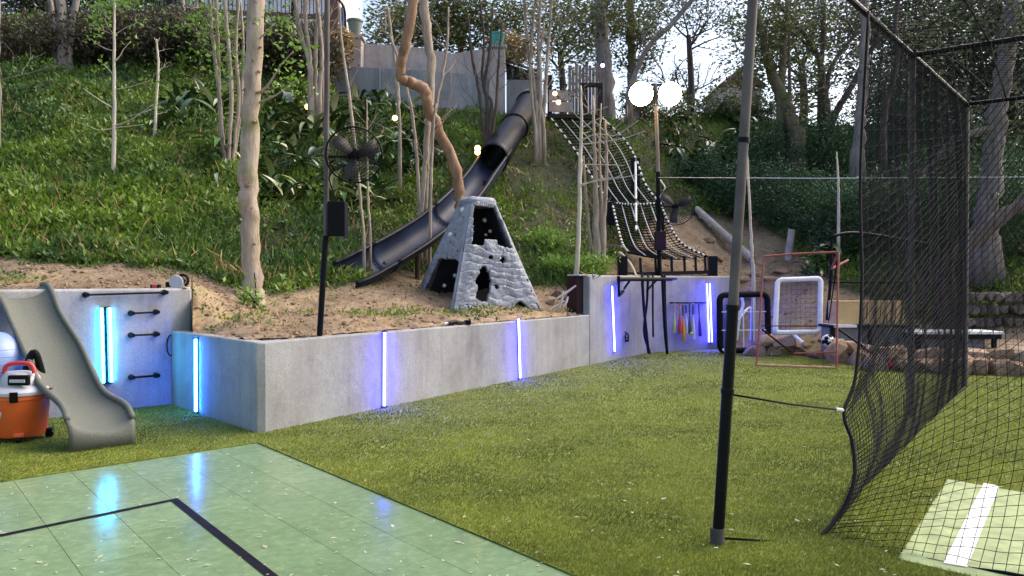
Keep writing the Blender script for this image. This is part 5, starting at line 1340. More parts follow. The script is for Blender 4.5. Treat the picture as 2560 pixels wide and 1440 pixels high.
# --- soil crumbs and straw on the bare strip
def crumbs():
    V = []; F = []; V2 = []; F2 = []
    k = 0
    while k < 3800:
        px = random.uniform(-60, 2150); Y = random.uniform(8.3, 20)
        wy = wall_Y(px)
        if wy is None and px < 1840: continue
        if wy is not None and Y < wy + 0.12: continue
        x = (px - 1280) / FPX * Y; z = H(x, Y)
        if z < 0.05 or bare_amount(px, Y, z) < 0.6: continue
        k += 1
        s = random.choice((0.008, 0.012, 0.012, 0.018, 0.032)) * random.uniform(0.7, 1.4)
        o = len(V); c = Vector((x, Y, z + s * 0.2)); a = random.uniform(0, 6.28)
        for dx, dy, dz in ((1, 0, 0), (0, 1, 0.1), (-1, 0.2, 0), (0, -1, 0), (0.1, 0, 0.8), (0, 0.1, -0.7)):
            V.append(tuple(c + Vector((dx * math.cos(a) - dy * math.sin(a), dx * math.sin(a) + dy * math.cos(a), dz)) * s * random.uniform(0.7, 1.3)))
        F += [(o, o + 1, o + 4), (o + 1, o + 2, o + 4), (o + 2, o + 3, o + 4), (o + 3, o, o + 4), (o + 1, o, o + 5), (o + 2, o + 1, o + 5), (o + 3, o + 2, o + 5), (o, o + 3, o + 5)]
        for _ in range(4):
            L = random.uniform(0.04, 0.13); an = random.uniform(0, 6.28); d = Vector((math.cos(an), math.sin(an), random.uniform(-0.1, 0.25))) * L; s2 = Vector((-d.y, d.x, 0)).normalized() * 0.006
            q = HP(x + random.uniform(-0.3, 0.3), max(Y + random.uniform(-0.2, 0.3), (wy or 0) + 0.12)) + Vector((0, 0, 0.02)); o2 = len(V2)
            V2 += [tuple(q - s2), tuple(q + s2), tuple(q + d)]; F2.append((o2, o2 + 1, o2 + 2))
    o = MB(); o.v = V; o.f = F
    stuff(o.build('soil_crumbs', mat_plain('dry clod', (0.22, 0.155, 0.10), 0.95, 0, 0.4, 3), None, 0), 'dry soil clods scattered on the bare strip behind the walls', 'soil')
    o = MB(); o.v = V2; o.f = F2
    stuff(o.build('straw', M['leaf_straw'], None, 0), 'dry straw scattered on the bare strip behind the walls', 'straw')
crumbs()

# --- turf blades near the camera and pale litter
def in_court(p):
    s, tt = st_of(p); return s > -0.005 and tt > -0.005
det = da.x * db_.y - da.y * db_.x
def st_of(p):
    qx, qy = p[0] - CC.x, p[1] - CC.y
    return (qx * db_.y - qy * db_.x) / det, (da.x * qy - da.y * qx) / det
def turf_blades():
    N = 520000
    Y = 3.6 + 13.4 * rng.random(N) ** 1.9; px = rng.uniform(-60, 2620, N); x = (px - 1280) / FPX * Y
    s = ((x - CC.x) * db_.y - (Y - CC.y) * db_.x) / det; tt = (da.x * (Y - CC.y) - da.y * (x - CC.x)) / det
    ok = ~((s > 0.0) & (tt > 0.0))
    # not behind the wall faces, not on the mat
    def left_of(A, B): return (B.x - A.x) * (Y - A.y) - (B.y - A.y) * (x - A.x)
    beh = (left_of(I_, K_) > -0.02) & (left_of(K_, M_) > -0.02)
    ok &= ~beh & ~((left_of(LA, LB) > -0.02))
    mi = np.ones(N, bool)
    for k in range(4):
        A, B = mq[k], mq[(k + 1) % 4]; mi &= left_of(A, B) < 0
    ok &= ~mi
    x, Y = x[ok], Y[ok]; n = len(x)
    h = rng.uniform(0.010, 0.026, n); an = rng.uniform(0, 2 * np.pi, n); w = 0.0035 * (0.7 + Y / 8)
    lean = rng.normal(size=(n, 2)) * 0.011 + np.array([0.008, 0.004])
    v = np.empty((n, 3, 3)); z0 = TZ - 0.002
    v[:, 0] = np.c_[x - np.cos(an) * w, Y - np.sin(an) * w, np.full(n, z0)]; v[:, 1] = np.c_[x + np.cos(an) * w, Y + np.sin(an) * w, np.full(n, z0)]; v[:, 2] = np.c_[x + lean[:, 0], Y + lean[:, 1], z0 + h]
    me = bpy.data.meshes.new('turf_blades'); me.vertices.add(n * 3); me.vertices.foreach_set('co', v.reshape(-1)); me.loops.add(n * 3); me.loops.foreach_set('vertex_index', np.arange(n * 3, dtype=np.int32))
    me.polygons.add(n); me.polygons.foreach_set('loop_start', (np.arange(n) * 3).astype(np.int32)); me.update(); me.validate()
    me.materials.append(mat_leaf('turf blade', [(0.18, 0.22, 0.018), (0.28, 0.315, 0.028), (0.38, 0.395, 0.06)], 0.7, patch=[(0.075, 0.10, 0.008), (0.13, 0.165, 0.013), (0.20, 0.23, 0.026)], patch_scale=1.1, trans=0.3))
    o = bpy.data.objects.new('turf_blades', me); COL.objects.link(o); stuff(o, 'short green synthetic turf blades', 'turf')
turf_blades()
def litter():
    mb = MB()
    for k in range(1500):
        Y = 3.7 + 10 * random.random() ** 1.6; px = random.uniform(-40, 2600); x = (px - 1280) / FPX * Y
        if k > 1380:   # gathered along the foot of the small slide
            q = G(random.uniform(170, 420), random.uniform(1112, 1150)); x, Y = q.x, q.y
        s, tt = st_of((x, Y)); court_ = s > 0 and tt > 0
        if not court_ and random.random() < 0.55: continue
        if (M_.x - K_.x) * (Y - K_.y) - (M_.y - K_.y) * (x - K_.x) > -0.05 and x > K_.x - 2: continue
        z = 0.015 if court_ else TZ + 0.026
        L = random.uniform(0.006, 0.02) * random.choice((1, 1, 1.5)); an = random.uniform(0, 6.28); c, sn = math.cos(an) * L, math.sin(an) * L; w = random.uniform(0.3, 0.6)
        mb.add([(x - c, Y - sn, z), (x + sn * w, Y - c * w, z + 0.003), (x + c, Y + sn, z + random.uniform(0, 0.008)), (x - sn * w, Y + c * w, z + 0.003)], [(0, 1, 2, 3)])
    stuff(mb.build('leaf_litter', mat_leaf('pale litter', [(0.36, 0.36, 0.22), (0.5, 0.48, 0.33), (0.62, 0.60, 0.48)], 0.7), None, 0), 'pale petals and leaf bits scattered on turf and court', 'leaf litter')
litter()

# --- broad-leaved clumps: each leaf a part sharing one of three meshes
def strap_leaf(L, W, bend, fold):
    mb = MB(); n = 6; V = []; F = []
    for i in range(n + 1):
        u = i / n; w = W * (math.sin(math.pi * min(1, u * 0.93 + 0.07)) ** 0.8) * (1 - 0.2 * u); a = bend * u
        y = L * (math.sin(a) / bend if bend > 1e-3 else u); z = L * ((1 - math.cos(a)) / bend if bend > 1e-3 else 0)
        for s in (-1, 0, 1): V.append((s * w / 2, y, -z + (fold * w if s else 0)))
    for i in range(n):
        for k in range(2): a = i * 3 + k; F.append((a, a + 1, a + 4, a + 3))
    me = bpy.data.meshes.new('leaf'); me.from_pydata(V, [], F); me.update(); me.materials.append(M['broad'])
    me.polygons.foreach_set('use_smooth', [True] * len(me.polygons)); return me
LEAVES = [strap_leaf(0.62, 0.13, 1.2, 0.2), strap_leaf(0.5, 0.15, 0.8, 0.15), strap_leaf(0.7, 0.12, 1.7, 0.25)]
def broad_plant(p, n, sc, label, group):
    t = thing('broadleaf_plant', label, 'plant', p, group)
    for k in range(n):
        o = bpy.data.objects.new('leaf', random.choice(LEAVES)); COL.objects.link(o); o.parent = t
        rz = random.uniform(0, 6.28); tilt = random.uniform(0.35, 1.35)
        o.location = (random.gauss(0, 0.10) * sc, random.gauss(0, 0.10) * sc, random.uniform(0, 0.45) * sc)
        o.rotation_euler = (tilt, random.uniform(-0.4, 0.4), rz); s = sc * random.uniform(0.75, 1.2); o.scale = (s, s, s)
regions = [((655, 1120), (270, 540), 74, 11, 'broad-leaved plant in the dark thicket between the pale trunk and the long slide', 'broad-leaved plants behind the fan pole'),
           ((395, 560), (262, 345), 10, 10, 'broad-leaved plant in the small clump left of the slender stems', 'broad-leaved plants on the green bank'),
           ((540, 640), (395, 470), 8, 9, 'broad-leaved plant around the foot of the slender stems', 'broad-leaved plants at the stems'),
           ((1660, 1900), (275, 455), 34, 10, 'broad-leaved plant below the floodlights at the crest of the bank', 'broad-leaved plants below the floodlights'),
           ((2000, 2100), (650, 705), 5, 12, 'large-leaved plant behind the rusty goal frame', 'large-leaved plants behind the goal frame'),
           ((2100, 2180), (300, 460), 8, 10, 'broad-leaved plant beside the grey trunk at the cage edge', 'broad-leaved plants beside the cage')]
for (x0, x1), (y0, y1), n, nl, lab, grp in regions:
    for k in range(n):
        for _ in range(6):
            px, py = random.uniform(x0, x1), random.uniform(y0, y1)
            if x0 == 655 and py > 470 and px > 980: continue
            break
        p = on_hill(px, py, 13.0); broad_plant(p - Vector((0, 0, 0.03)), nl, random.uniform(0.75, 1.15) * (1.1 if x0 != 2000 else 1.0), lab, grp)

# --- trees
def stem(pts, n=None):
    a = [(*P(px, py, Y), w * Y / FPX / 2) for px, py, Y, w in pts]; n = n or max(8, 5 * len(pts))
    q = spline(a, n)
    j = [(Vector(r[:3]) + Vector((mnoise.noise((i * 0.9, r[0], 1)), mnoise.noise((i * 0.9, r[1], 5)), 0)) * r[3] * 0.5) for i, r in enumerate(q)]
    return j, [max(0.004, r[3] * (1 + 0.20 * mnoise.noise((i * 1.3, r[0] * 3, 2)))) for i, r in enumerate(q)]
def twigs(mb, p, d, L, r, depth, spread=0.5, up=0.15, tips=None):
    n = 4; pts = [p]; dd = d.normalized()
    for i in range(n):
        dd = (dd + Vector((random.gauss(0, 0.13), random.gauss(0, 0.13), random.gauss(0, 0.10) + up * 0.35))).normalized(); pts.append(pts[-1] + dd * L / n)
    mb.tube(pts, [lerp(r, r * 0.45, i / n) for i in range(n + 1)], 5 if r > 0.012 else 4, cap=False)
    if tips is not None: tips.append(pts[-1])
    if depth > 0:
        for k in range(random.choice((2, 3))):
            i = random.randint(1, n); nd = (dd + Vector((random.gauss(0, spread), random.gauss(0, spread), random.gauss(0, spread * 0.6) + up))).normalized()
            twigs(mb, pts[i], nd, L * random.uniform(0.5, 0.8), max(0.003, r * 0.5), depth - 1, spread, up, tips)
def tree(name, label, cat, stems, mat, group=None, twig=None, branches=(), leaves=None, nseg=10):
    """stems / branches: pixel polylines (px, py, depth, width in px); twig: (count, from, to, length, radius, depth, up)"""
    b = P(*stems[0][0][:3]); b.z = min(b.z, H(b.x, b.y))
    t = thing(name, label, cat, b, group)
    tips = []
    mbt = MB()
    for st in stems:
        q, r = stem(st); gz = H(q[0].x, q[0].y) - 0.12
        if q[0].z > gz + 0.05: q = [Vector((q[0].x, q[0].y, gz))] + q; r = [r[0] * 1.45] + r
        else: q[0].z = gz; r[0] *= 1.35
        if len(r) > 2: r[1] *= 1.10
        MB().tube(q, r, nseg).build('trunk', mat, t, 180)
        if twig:
            c, u0, u1, L, rr, dep, up = twig
            for k in range(c):
                i = int(lerp(u0, u1, random.random()) * (len(q) - 1)); an = random.uniform(0, 6.28)
                twigs(mbt, q[i], Vector((math.cos(an), math.sin(an) * 0.7, random.uniform(0.1, 0.8) + up)), L * random.uniform(0.6, 1.3), rr, dep, 0.45, up, tips)
    for br in branches:
        q, r = stem([(x, y, Y, w * (0.72 if name == 'sapling' else 1)) for x, y, Y, w in br], 12); MB().tube(q, r, 7).build('branch', mat, t, 180); tips.append(q[-1])
    if mbt.v: o = mbt.build('twig_mass', mat, t, 180); o['kind'] = 'stuff'
    if leaves:
        lm, per, sz, sig = leaves[:4]
        if tips:
            p = np.repeat(np.array([tuple(x) for x in tips]), per, axis=0); p = p + rng.normal(size=p.shape) * sig
            leaf_arrays(p, rng.uniform(0.6, 1.3, len(p)) * sz, 0.5, 0.1, M[lm], 'crown', t)
    return t
def crown(t, blobs, lm, sz):
    P_, C_ = [], []
    for px, py, Y, rx, ry, rz, n, sig in blobs:
        p, cl = blob(P(px, py, Y), (rx, ry, rz), n, 40, sig); P_.append(p); C_.append(cl)
    p = np.concatenate(P_)
    leaf_arrays(p, rng.uniform(0.6, 1.4, len(p)) * sz, 0.48, 0.05, M[lm], 'crown', t, droop=0.3)
    return np.concatenate(C_)
def limbs(t, base, clusters, k, r, mat):
    mb = MB()
    idx = rng.choice(len(clusters), min(k, len(clusters)), replace=False)
    for i in idx:
        c = Vector(clusters[i]); m = Vector(base).lerp(c, 0.5) + Vector((random.gauss(0, 0.3), random.gauss(0, 0.3), random.uniform(-0.5, 0.3)))
        q = spline([base, m, c], 8); mb.tube([Vector(x) for x in q], [lerp(r, 0.012, j / 7) for j in range(8)], 5, cap=False)
    o = mb.build('limb_mass', mat, t, 180); o['kind'] = 'stuff'

B = M
tree('bare_tree', 'grey three-stemmed tree standing on the green bank', 'tree', [[(150, 188, 21.5, 18), (140, 120, 21.5, 14), (138, 60, 21.5, 13), (120, -40, 21.5, 12)], [(160, 188, 21.3, 26), (160, 90, 21.3, 24), (152, -40, 21.3, 22)], [(176, 186, 21.4, 20), (180, 90, 21.4, 16), (200, -30, 21.4, 16)]], B['bark_grey'])
tree('bare_tree', 'straight trunk at the edge of the green bank beside the three-stemmed tree', 'tree', [[(-8, 340, 16, 22), (-6, 150, 16, 20), (-4, -40, 16, 18)]], B['bark_grey'], twig=(10, 0.3, 0.9, 0.9, 0.012, 2, 0.1))
tree('sapling', 'thin pale sapling with side twigs, tallest of the two on the green bank', 'sapling', [[(284, 478, 15.6, 11), (288, 300, 15.6, 9), (288, 150, 15.6, 7), (291, -20, 15.6, 5)]], B['bark_sapling'],
     branches=[[(287, 272, 15.6, 5), (250, 250, 15.5, 4), (210, 222, 15.4, 2)], [(288, 316, 15.6, 5), (330, 300, 15.5, 4), (385, 262, 15.4, 2)], [(288, 322, 15.6, 4), (250, 326, 15.5, 3), (228, 318, 15.4, 2)], [(288, 320, 15.6, 4), (330, 316, 15.6, 3), (360, 312, 15.6, 2)], [(288, 158, 15.6, 5), (304, 140, 15.6, 4), (312, 125, 15.6, 3), (330, 105, 15.6, 2)], [(287, 190, 15.6, 4), (277, 178, 15.6, 3), (262, 162, 15.6, 2)], [(288, 130, 15.6, 3), (256, 118, 15.6, 2), (230, 98, 15.6, 1.5)], [(289, 90, 15.6, 3), (320, 70, 15.6, 2), (350, 58, 15.6, 1.5)], [(289, 225, 15.6, 3), (330, 218, 15.6, 2), (370, 205, 15.6, 1.5)]],
     twig=(6, 0.75, 0.98, 0.4, 0.006, 1, 0.1), leaves=('leaf_bright', 14, 0.10, 0.10))
tree('sapling', 'thin pale sapling, shorter of the two on the green bank', 'sapling', [[(387, 388, 17.5, 9), (391, 280, 17.5, 7), (398, 170, 17.5, 6), (394, 100, 17.5, 4)]], B['bark_sapling'], branches=[[(394, 110, 17.5, 3), (388, 96, 17.5, 2)], [(394, 112, 17.5, 3), (402, 96, 17.5, 2)], [(392, 270, 17.5, 3), (350, 285, 17.4, 2), (318, 292, 17.4, 1.5)], [(392, 265, 17.5, 3), (420, 250, 17.4, 2)]], twig=(4, 0.3, 0.9, 0.4, 0.005, 1, 0.1))
tree('bare_tree', 'single slender grey trunk in front of the railing', 'tree', [[(458, 224, 22, 11), (457, 170, 22, 9), (463, 80, 22, 9), (458, -40, 22, 9)]], B['bark_myrtle'], twig=(6, 0.4, 0.9, 1.0, 0.012, 1, 0.1))
tree('crape_myrtle', 'cluster of slender greenish stems with young leaves left of the pale trunk', 'tree',
     [[(562, 395, 16.5, 8), (552, 260, 16.5, 9), (540, 150, 16.5, 8), (528, 20, 16.5, 7), (525, -40, 16.5, 6)], [(558, 390, 16.6, 9), (550, 250, 16.6, 9), (548, 120, 16.6, 8), (540, -40, 16.6, 7)], [(572, 400, 16.4, 10), (580, 250, 16.4, 10), (574, 120, 16.4, 9), (560, -40, 16.4, 8)], [(584, 395, 16.5, 9), (598, 250, 16.5, 9), (592, 120, 16.5, 8), (602, -40, 16.5, 7)], [(590, 380, 16.7, 7), (604, 260, 16.7, 7), (610, 100, 16.7, 6), (600, -30, 16.7, 5)]],
     B['bark_myrtle'], twig=(5, 0.35, 0.95, 0.7, 0.009, 1, 0.15), leaves=('leaf_bright', 6, 0.11, 0.12))
tree('pale_tree', 'thick pale trunk with scattered bark scars rising from the bare soil', 'tree', [[(636, 760, 12, 52), (632, 700, 12, 46), (625, 560, 12, 45), (622, 450, 12, 48), (628, 300, 12, 42), (638, 120, 12, 42), (646, -60, 12, 40)]], B['bark_pale'],
     branches=[[(640, 240, 12, 10), (672, 215, 11.9, 6), (700, 170, 11.8, 4), (735, 130, 11.7, 3)], [(642, 260, 12, 8), (690, 240, 11.9, 5), (745, 200, 11.8, 3)], [(620, 150, 12, 6), (590, 130, 11.9, 4), (560, 150, 11.8, 2)], [(640, 110, 12, 6), (660, 90, 11.9, 4), (690, 60, 11.9, 3)]],
     leaves=('leaf_bright', 60, 0.09, 0.16), nseg=20)
tr_pale = [o for o in bpy.data.objects if o.name.startswith('pale_tree')][0]
for px, py, w in ((612, 225, 8), (641, 305, 13), (626, 262, 6), (649, 180, 8), (634, 152, 5), (653, 120, 7), (619, 462, 15), (636, 610, 6), (612, 395, 6), (647, 232, 10), (637, 60, 8), (630, 520, 7)):   # bark scars
    cx = float(np.interp(py, [-60, 120, 300, 450, 560, 700], [646, 638, 628, 622, 625, 632])); rr = 0.5 * 43 * 12 / FPX
    dx = (px - cx) / FPX * 12; dy = math.sqrt(max(0.0, rr * rr - dx * dx)); c = P(px, py, 12 - dy + 0.004); nr = Vector((dx, -dy, 0.1))
    o = MB().lathe(Vector((0, 0, 0)), [(w * 0.0034, -0.012), (w * 0.0030, 0.010), (w * 0.0020, 0.016), (w * 0.0012, 0.006), (0, 0.002)], 9, nr).build('bark_scar', B['bark_red'], None, 180)
    for v in o.data.vertices: v.co *= 1 + 0.35 * mnoise.noise((v.co.x * 60 + px, v.co.y * 60, v.co.z * 60))
    o.scale = (1, 1, random.uniform(0.6, 1.1)); o.location = c; attach(o, tr_pale)
MB().tube([P(636, 682, 11.82), P(638, 700, 11.80), P(640, 752, 11.80)], 0.008, 6).build('wire', M['strap'], tr_pale)
tree('crape_myrtle', 'spreading cluster of bare pinkish stems behind the fan pole', 'tree', [[(778, 245, 20, 12), (772, 150, 20, 11), (752, 80, 20, 10), (735, -20, 20, 8)], [(782, 245, 20, 10), (776, 140, 20, 10), (766, 60, 20, 9), (762, -30, 20, 8)], [(790, 240, 20.1, 10), (790, 150, 20.1, 11), (794, 60, 20.1, 9), (800, -30, 20.1, 8)], [(800, 230, 20, 10), (806, 140, 20, 10), (800, 60, 20, 9), (790, -30, 20, 8)], [(808, 215, 20.2, 8), (812, 120, 20.2, 8), (816, 40, 20.2, 8), (822, -30, 20.2, 7)]], B['bark_myrtle'], twig=(4, 0.3, 0.95, 0.8, 0.010, 2, 0.3))
tree('crape_myrtle', 'two thin bare stems crossing in front of the round fan', 'tree', [[(910, 588, 14.2, 7), (900, 480, 14.2, 7), (884, 330, 14.2, 8), (874, 240, 14.3, 8), (856, 110, 14.4, 6), (850, 20, 14.4, 4)], [(926, 585, 14.5, 6), (920, 480, 14.5, 6), (918, 350, 14.5, 5), (918, 250, 14.5, 3)]], B['bark_myrtle'], twig=(4, 0.4, 0.95, 0.5, 0.006, 1, 0.2))
tree('bent_tree', 'reddish-brown crooked trunk bending behind the rock pyramid', 'tree', [[(1150, 560, 16.3, 26), (1148, 500, 16.3, 26), (1140, 430, 16.2, 27), (1105, 340, 16.0, 27), (1072, 270, 15.8, 27), (1062, 228, 15.7, 28), (1030, 208, 15.6, 28), (1004, 196, 15.5, 24), (1006, 150, 15.4, 24), (1022, 80, 15.3, 25), (1042, -40, 15.2, 26)]], B['bark_red'], nseg=14)
tree('crape_myrtle', 'pale multi-stemmed tree rising just behind the crooked trunk', 'tree', [[(1052, 545, 16.2, 10), (1062, 420, 16.2, 13), (1072, 280, 16.2, 17), (1080, 180, 16.2, 22), (1066, 60, 16.2, 24), (1054, -40, 16.2, 22)], [(1064, 545, 16.3, 9), (1070, 400, 16.3, 9), (1084, 300, 16.3, 9), (1100, 220, 16.3, 8), (1118, 120, 16.3, 6), (1122, 20, 16.3, 4)], [(1075, 615, 15.6, 7), (1077, 480, 15.6, 8), (1082, 340, 15.6, 7), (1090, 260, 15.6, 5)], [(1048, 540, 16.4, 8), (1044, 420, 16.4, 8), (1030, 280, 16.5, 8), (1000, 160, 16.6, 7), (975, 90, 16.7, 5)], [(1000, 330, 18.5, 8), (996, 230, 18.5, 9), (985, 130, 18.5, 7), (970, 20, 18.5, 6)]], B['bark_myrtle'], twig=(4, 0.4, 0.95, 0.8, 0.009, 2, 0.25))
tree('crape_myrtle', 'vase-shaped cluster of bare stems in front of the turquoise pot', 'tree', [[(1216, 365, 20.5, 10), (1205, 290, 20.5, 9), (1196, 220, 20.5, 8), (1180, 140, 20.5, 7), (1170, 40, 20.5, 5)], [(1218, 365, 20.5, 9), (1218, 260, 20.5, 9), (1206, 190, 20.5, 8), (1210, 100, 20.5, 6), (1200, 0, 20.5, 5)], [(1222, 365, 20.5, 10), (1228, 260, 20.5, 9), (1212, 220, 20.5, 8), (1224, 130, 20.5, 7), (1232, 20, 20.5, 5)], [(1226, 362, 20.5, 9), (1240, 270, 20.5, 8), (1246, 170, 20.5, 7), (1256, 60, 20.5, 6)]], B['bark_dark'], twig=(4, 0.3, 0.95, 0.8, 0.009, 2, 0.3))
tree('crape_myrtle', 'dense cluster of bare stems beside the mouth of the tube slide', 'tree', [[(1342, 325, 21.5, 14), (1338, 240, 21.5, 12), (1320, 120, 21.5, 9), (1308, -20, 21.5, 7)], [(1348, 325, 21.5, 12), (1350, 200, 21.5, 12), (1346, 100, 21.5, 9), (1352, -20, 21.5, 8)], [(1356, 325, 21.6, 11), (1364, 210, 21.6, 10), (1372, 90, 21.6, 8), (1380, -20, 21.6, 6)], [(1338, 325, 21.4, 10), (1326, 200, 21.4, 8), (1330, 90, 21.4, 7), (1340, -20, 21.4, 5)], [(1360, 330, 21.5, 9), (1345, 190, 21.5, 8), (1360, 60, 21.5, 6)]], B['bark_myrtle'], twig=(7, 0.3, 0.98, 0.9, 0.010, 2, 0.35), leaves=('leaf_olive', 2, 0.12, 0.2))
tree('ivy_tree', 'thick grey trunk behind the board screen of the landing', 'tree', [[(1520, 360, 26, 46), (1512, 200, 26, 40), (1502, 60, 26, 32), (1496, -60, 26, 30)]], B['bark_grey'], twig=(14, 0.3, 1.0, 1.2, 0.014, 2, 0.1), leaves=('leaf_olive', 14, 0.15, 0.25), nseg=16)
tree('ivy_tree', 'leafy grey trunk just behind the floodlights', 'tree', [[(1585, 330, 27, 30), (1580, 180, 27, 22), (1576, 60, 27, 20), (1572, -60, 27, 18)]], B['bark_grey'], twig=(26, 0.2, 1.0, 0.8, 0.012, 2, 0.1), leaves=('leaf_olive', 16, 0.14, 0.22))
tree('leaning_tree', 'pale leaning trunk slanting over the floodlights', 'tree', [[(1572, 230, 25, 13), (1590, 180, 25, 13), (1622, 115, 25, 13), (1680, 60, 25, 13), (1745, -20, 25, 12)]], B['bark_grey'], branches=[[(1622, 118, 25, 5), (1635, 150, 25, 4), (1652, 175, 25, 4), (1660, 205, 25, 3)], [(1648, 155, 25, 4), (1662, 100, 25, 3), (1668, 40, 25, 2)], [(1600, 120, 25, 4), (1640, 30, 25, 3), (1720, 10, 25, 3), (1780, -10, 25, 2)]], twig=(10, 0.2, 1.0, 1.3, 0.012, 3, 0.0), leaves=('leaf_canopy', 4, 0.12, 0.12))
tree('sapling', 'pale sapling with level side twigs in front of the rope net', 'sapling', [[(1440, 690, 15.8, 13), (1447, 560, 15.8, 11), (1450, 420, 15.8, 10), (1453, 300, 15.8, 7), (1452, 215, 15.8, 4)]], B['bark_sapling'],
     branches=[[(1452, 290, 15.8, 4), (1480, 280, 15.7, 3), (1520, 268, 15.6, 2)], [(1452, 322, 15.8, 5), (1480, 305, 15.7, 4), (1510, 292, 15.6, 2)], [(1451, 338, 15.8, 4), (1476, 328, 15.8, 2)], [(1450, 352, 15.8, 5), (1490, 336, 15.6, 4), (1540, 338, 15.5, 3), (1595, 302, 15.3, 2)], [(1450, 362, 15.8, 5), (1500, 356, 15.6, 4), (1560, 346, 15.4, 3), (1612, 328, 15.2, 2)], [(1449, 412, 15.8, 4), (1500, 412, 15.6, 3), (1560, 414, 15.4, 2)], [(1447, 468, 15.8, 5), (1490, 450, 15.6, 4), (1540, 444, 15.4, 3), (1562, 428, 15.3, 2)], [(1447, 462, 15.8, 5), (1500, 452, 15.6, 4), (1580, 440, 15.2, 3), (1605, 436, 15.1, 2)], [(1452, 300, 15.8, 3), (1436, 285, 15.8, 2), (1425, 268, 15.8, 1.5)]])
tree('crape_myrtle', 'cluster of bare tan stems at the left edge of the rope net', 'tree', [[(1492, 645, 16.6, 20), (1490, 560, 16.6, 17), (1488, 450, 16.6, 12), (1484, 330, 16.6, 8), (1482, 240, 16.6, 5)], [(1508, 645, 16.6, 13), (1510, 540, 16.6, 12), (1516, 420, 16.6, 9), (1512, 300, 16.6, 6)], [(1480, 650, 16.7, 9), (1470, 560, 16.7, 8), (1464, 480, 16.7, 7), (1458, 390, 16.7, 5)], [(1500, 640, 16.8, 9), (1503, 520, 16.8, 8), (1498, 380, 16.8, 6), (1502, 260, 16.8, 4)]], B['bark_myrtle'], twig=(5, 0.3, 0.95, 0.6, 0.007, 1, 0.3))
tree('oak_tree', 'dark forked tree with wide black limbs behind the metal post', 'tree', [[(2058, 345, 24, 28), (2062, 280, 24, 26), (2060, 235, 24, 20), (2045, 150, 24, 14), (2010, 90, 24, 12), (1960, 30, 24, 9), (1925, 10, 24, 7)], [(2066, 330, 24, 20), (2100, 260, 24, 16), (2130, 210, 24, 15), (2160, 150, 24, 13), (2200, 90, 24, 10)], [(2062, 240, 24, 14), (2072, 180, 24, 12), (2100, 130, 24, 10), (2140, 80, 24, 8), (2165, 40, 24, 6)], [(2050, 170, 24, 12), (2056, 80, 24, 12), (2058, -40, 24, 10)]], B['bark_dark'], branches=[[(2045, 150, 24, 7), (2000, 100, 24, 6), (1950, 65, 24, 4)], [(2064, 232, 24, 8), (2020, 232, 24, 6), (1988, 240, 24, 4)], [(2064, 222, 24, 6), (2030, 225, 24, 5), (1985, 238, 24, 3)], [(2130, 80, 24, 5), (2115, 50, 24, 4), (2112, 20, 24, 3)]], twig=(10, 0.4, 1.0, 1.6, 0.014, 3, 0.0), leaves=('leaf_canopy', 3, 0.13, 0.15))
tree('ivy_tree', 'vine-wrapped trunk leaning behind the top of the metal post', 'tree', [[(1985, 330, 23, 44), (1958, 250, 23, 36), (1930, 190, 23, 26), (1905, 100, 23, 16), (1890, 20, 23, 12)], [(1950, 235, 23, 20), (1956, 140, 23, 18), (1964, 30, 23, 12), (1966, -40, 23, 10)], [(1972, 200, 23, 8), (1970, 100, 23, 7), (1968, 0, 23, 6)]], B['bark_ivy'], twig=(10, 0.1, 0.9, 0.9, 0.012, 2, 0.0), leaves=('leaf_olive', 8, 0.15, 0.25))
tree('grey_tree', 'straight pale grey trunk at the edge of the cage netting', 'tree', [[(2144, 380, 22, 30), (2150, 280, 22, 26), (2158, 150, 22, 24), (2160, -40, 22, 22)]], B['bark_grey'], twig=(8, 0.4, 1.0, 1.2, 0.012, 2, 0.0), leaves=('leaf_canopy', 6, 0.14, 0.25))
tree('grey_tree', 'thin dark leaning trunk seen through the cage netting beside the middle post', 'tree', [[(2205, 330, 21, 16), (2215, 250, 21, 14), (2240, 150, 21, 13), (2235, 60, 21, 12), (2250, -40, 21, 10)]], B['bark_dark'], twig=(6, 0.4, 1.0, 1.2, 0.012, 2, 0.0), leaves=('leaf_canopy', 6, 0.14, 0.25))
tree('big_tree', 'broad rough trunk with vines behind the cage netting', 'tree', [[(2460, 620, 17, 66), (2470, 500, 17, 54), (2478, 380, 17, 46), (2492, 280, 17, 44), (2515, 120, 17, 40), (2530, -60, 17, 36)]], mat_bark('rough dark grey bark', (0.09, 0.075, 0.065), (0.22, 0.19, 0.17), 5), branches=[[(2490, 320, 17, 18), (2440, 330, 16.9, 17), (2380, 350, 16.8, 15), (2330, 410, 16.8, 11), (2290, 440, 16.8, 7)]], twig=(16, 0.2, 1.0, 1.0, 0.012, 2, 0.0), leaves=('leaf_canopy', 8, 0.14, 0.25), nseg=16)
tree('fallen_trunk', 'smooth grey-blue fallen trunk slanting behind the cage netting', 'tree', [[(2360, 660, 15.8, 40), (2420, 610, 15.9, 38), (2500, 545, 16, 34), (2600, 470, 16.1, 28)]], B['bark_dark'])
tree('young_tree', 'thin pale stem on the dirt bank beside the metal post', 'tree', [[(1884, 690, 17, 8), (1878, 600, 17, 7), (1872, 480, 17, 6), (1866, 380, 17, 5)]], B['bark_sapling'])
tree('young_tree', 'thin pale stem low in front of the dark fence behind the goal frame', 'tree', [[(2096, 520, 18, 6), (2094, 440, 18, 5), (2090, 380, 18, 3)]], B['bark_sapling'])

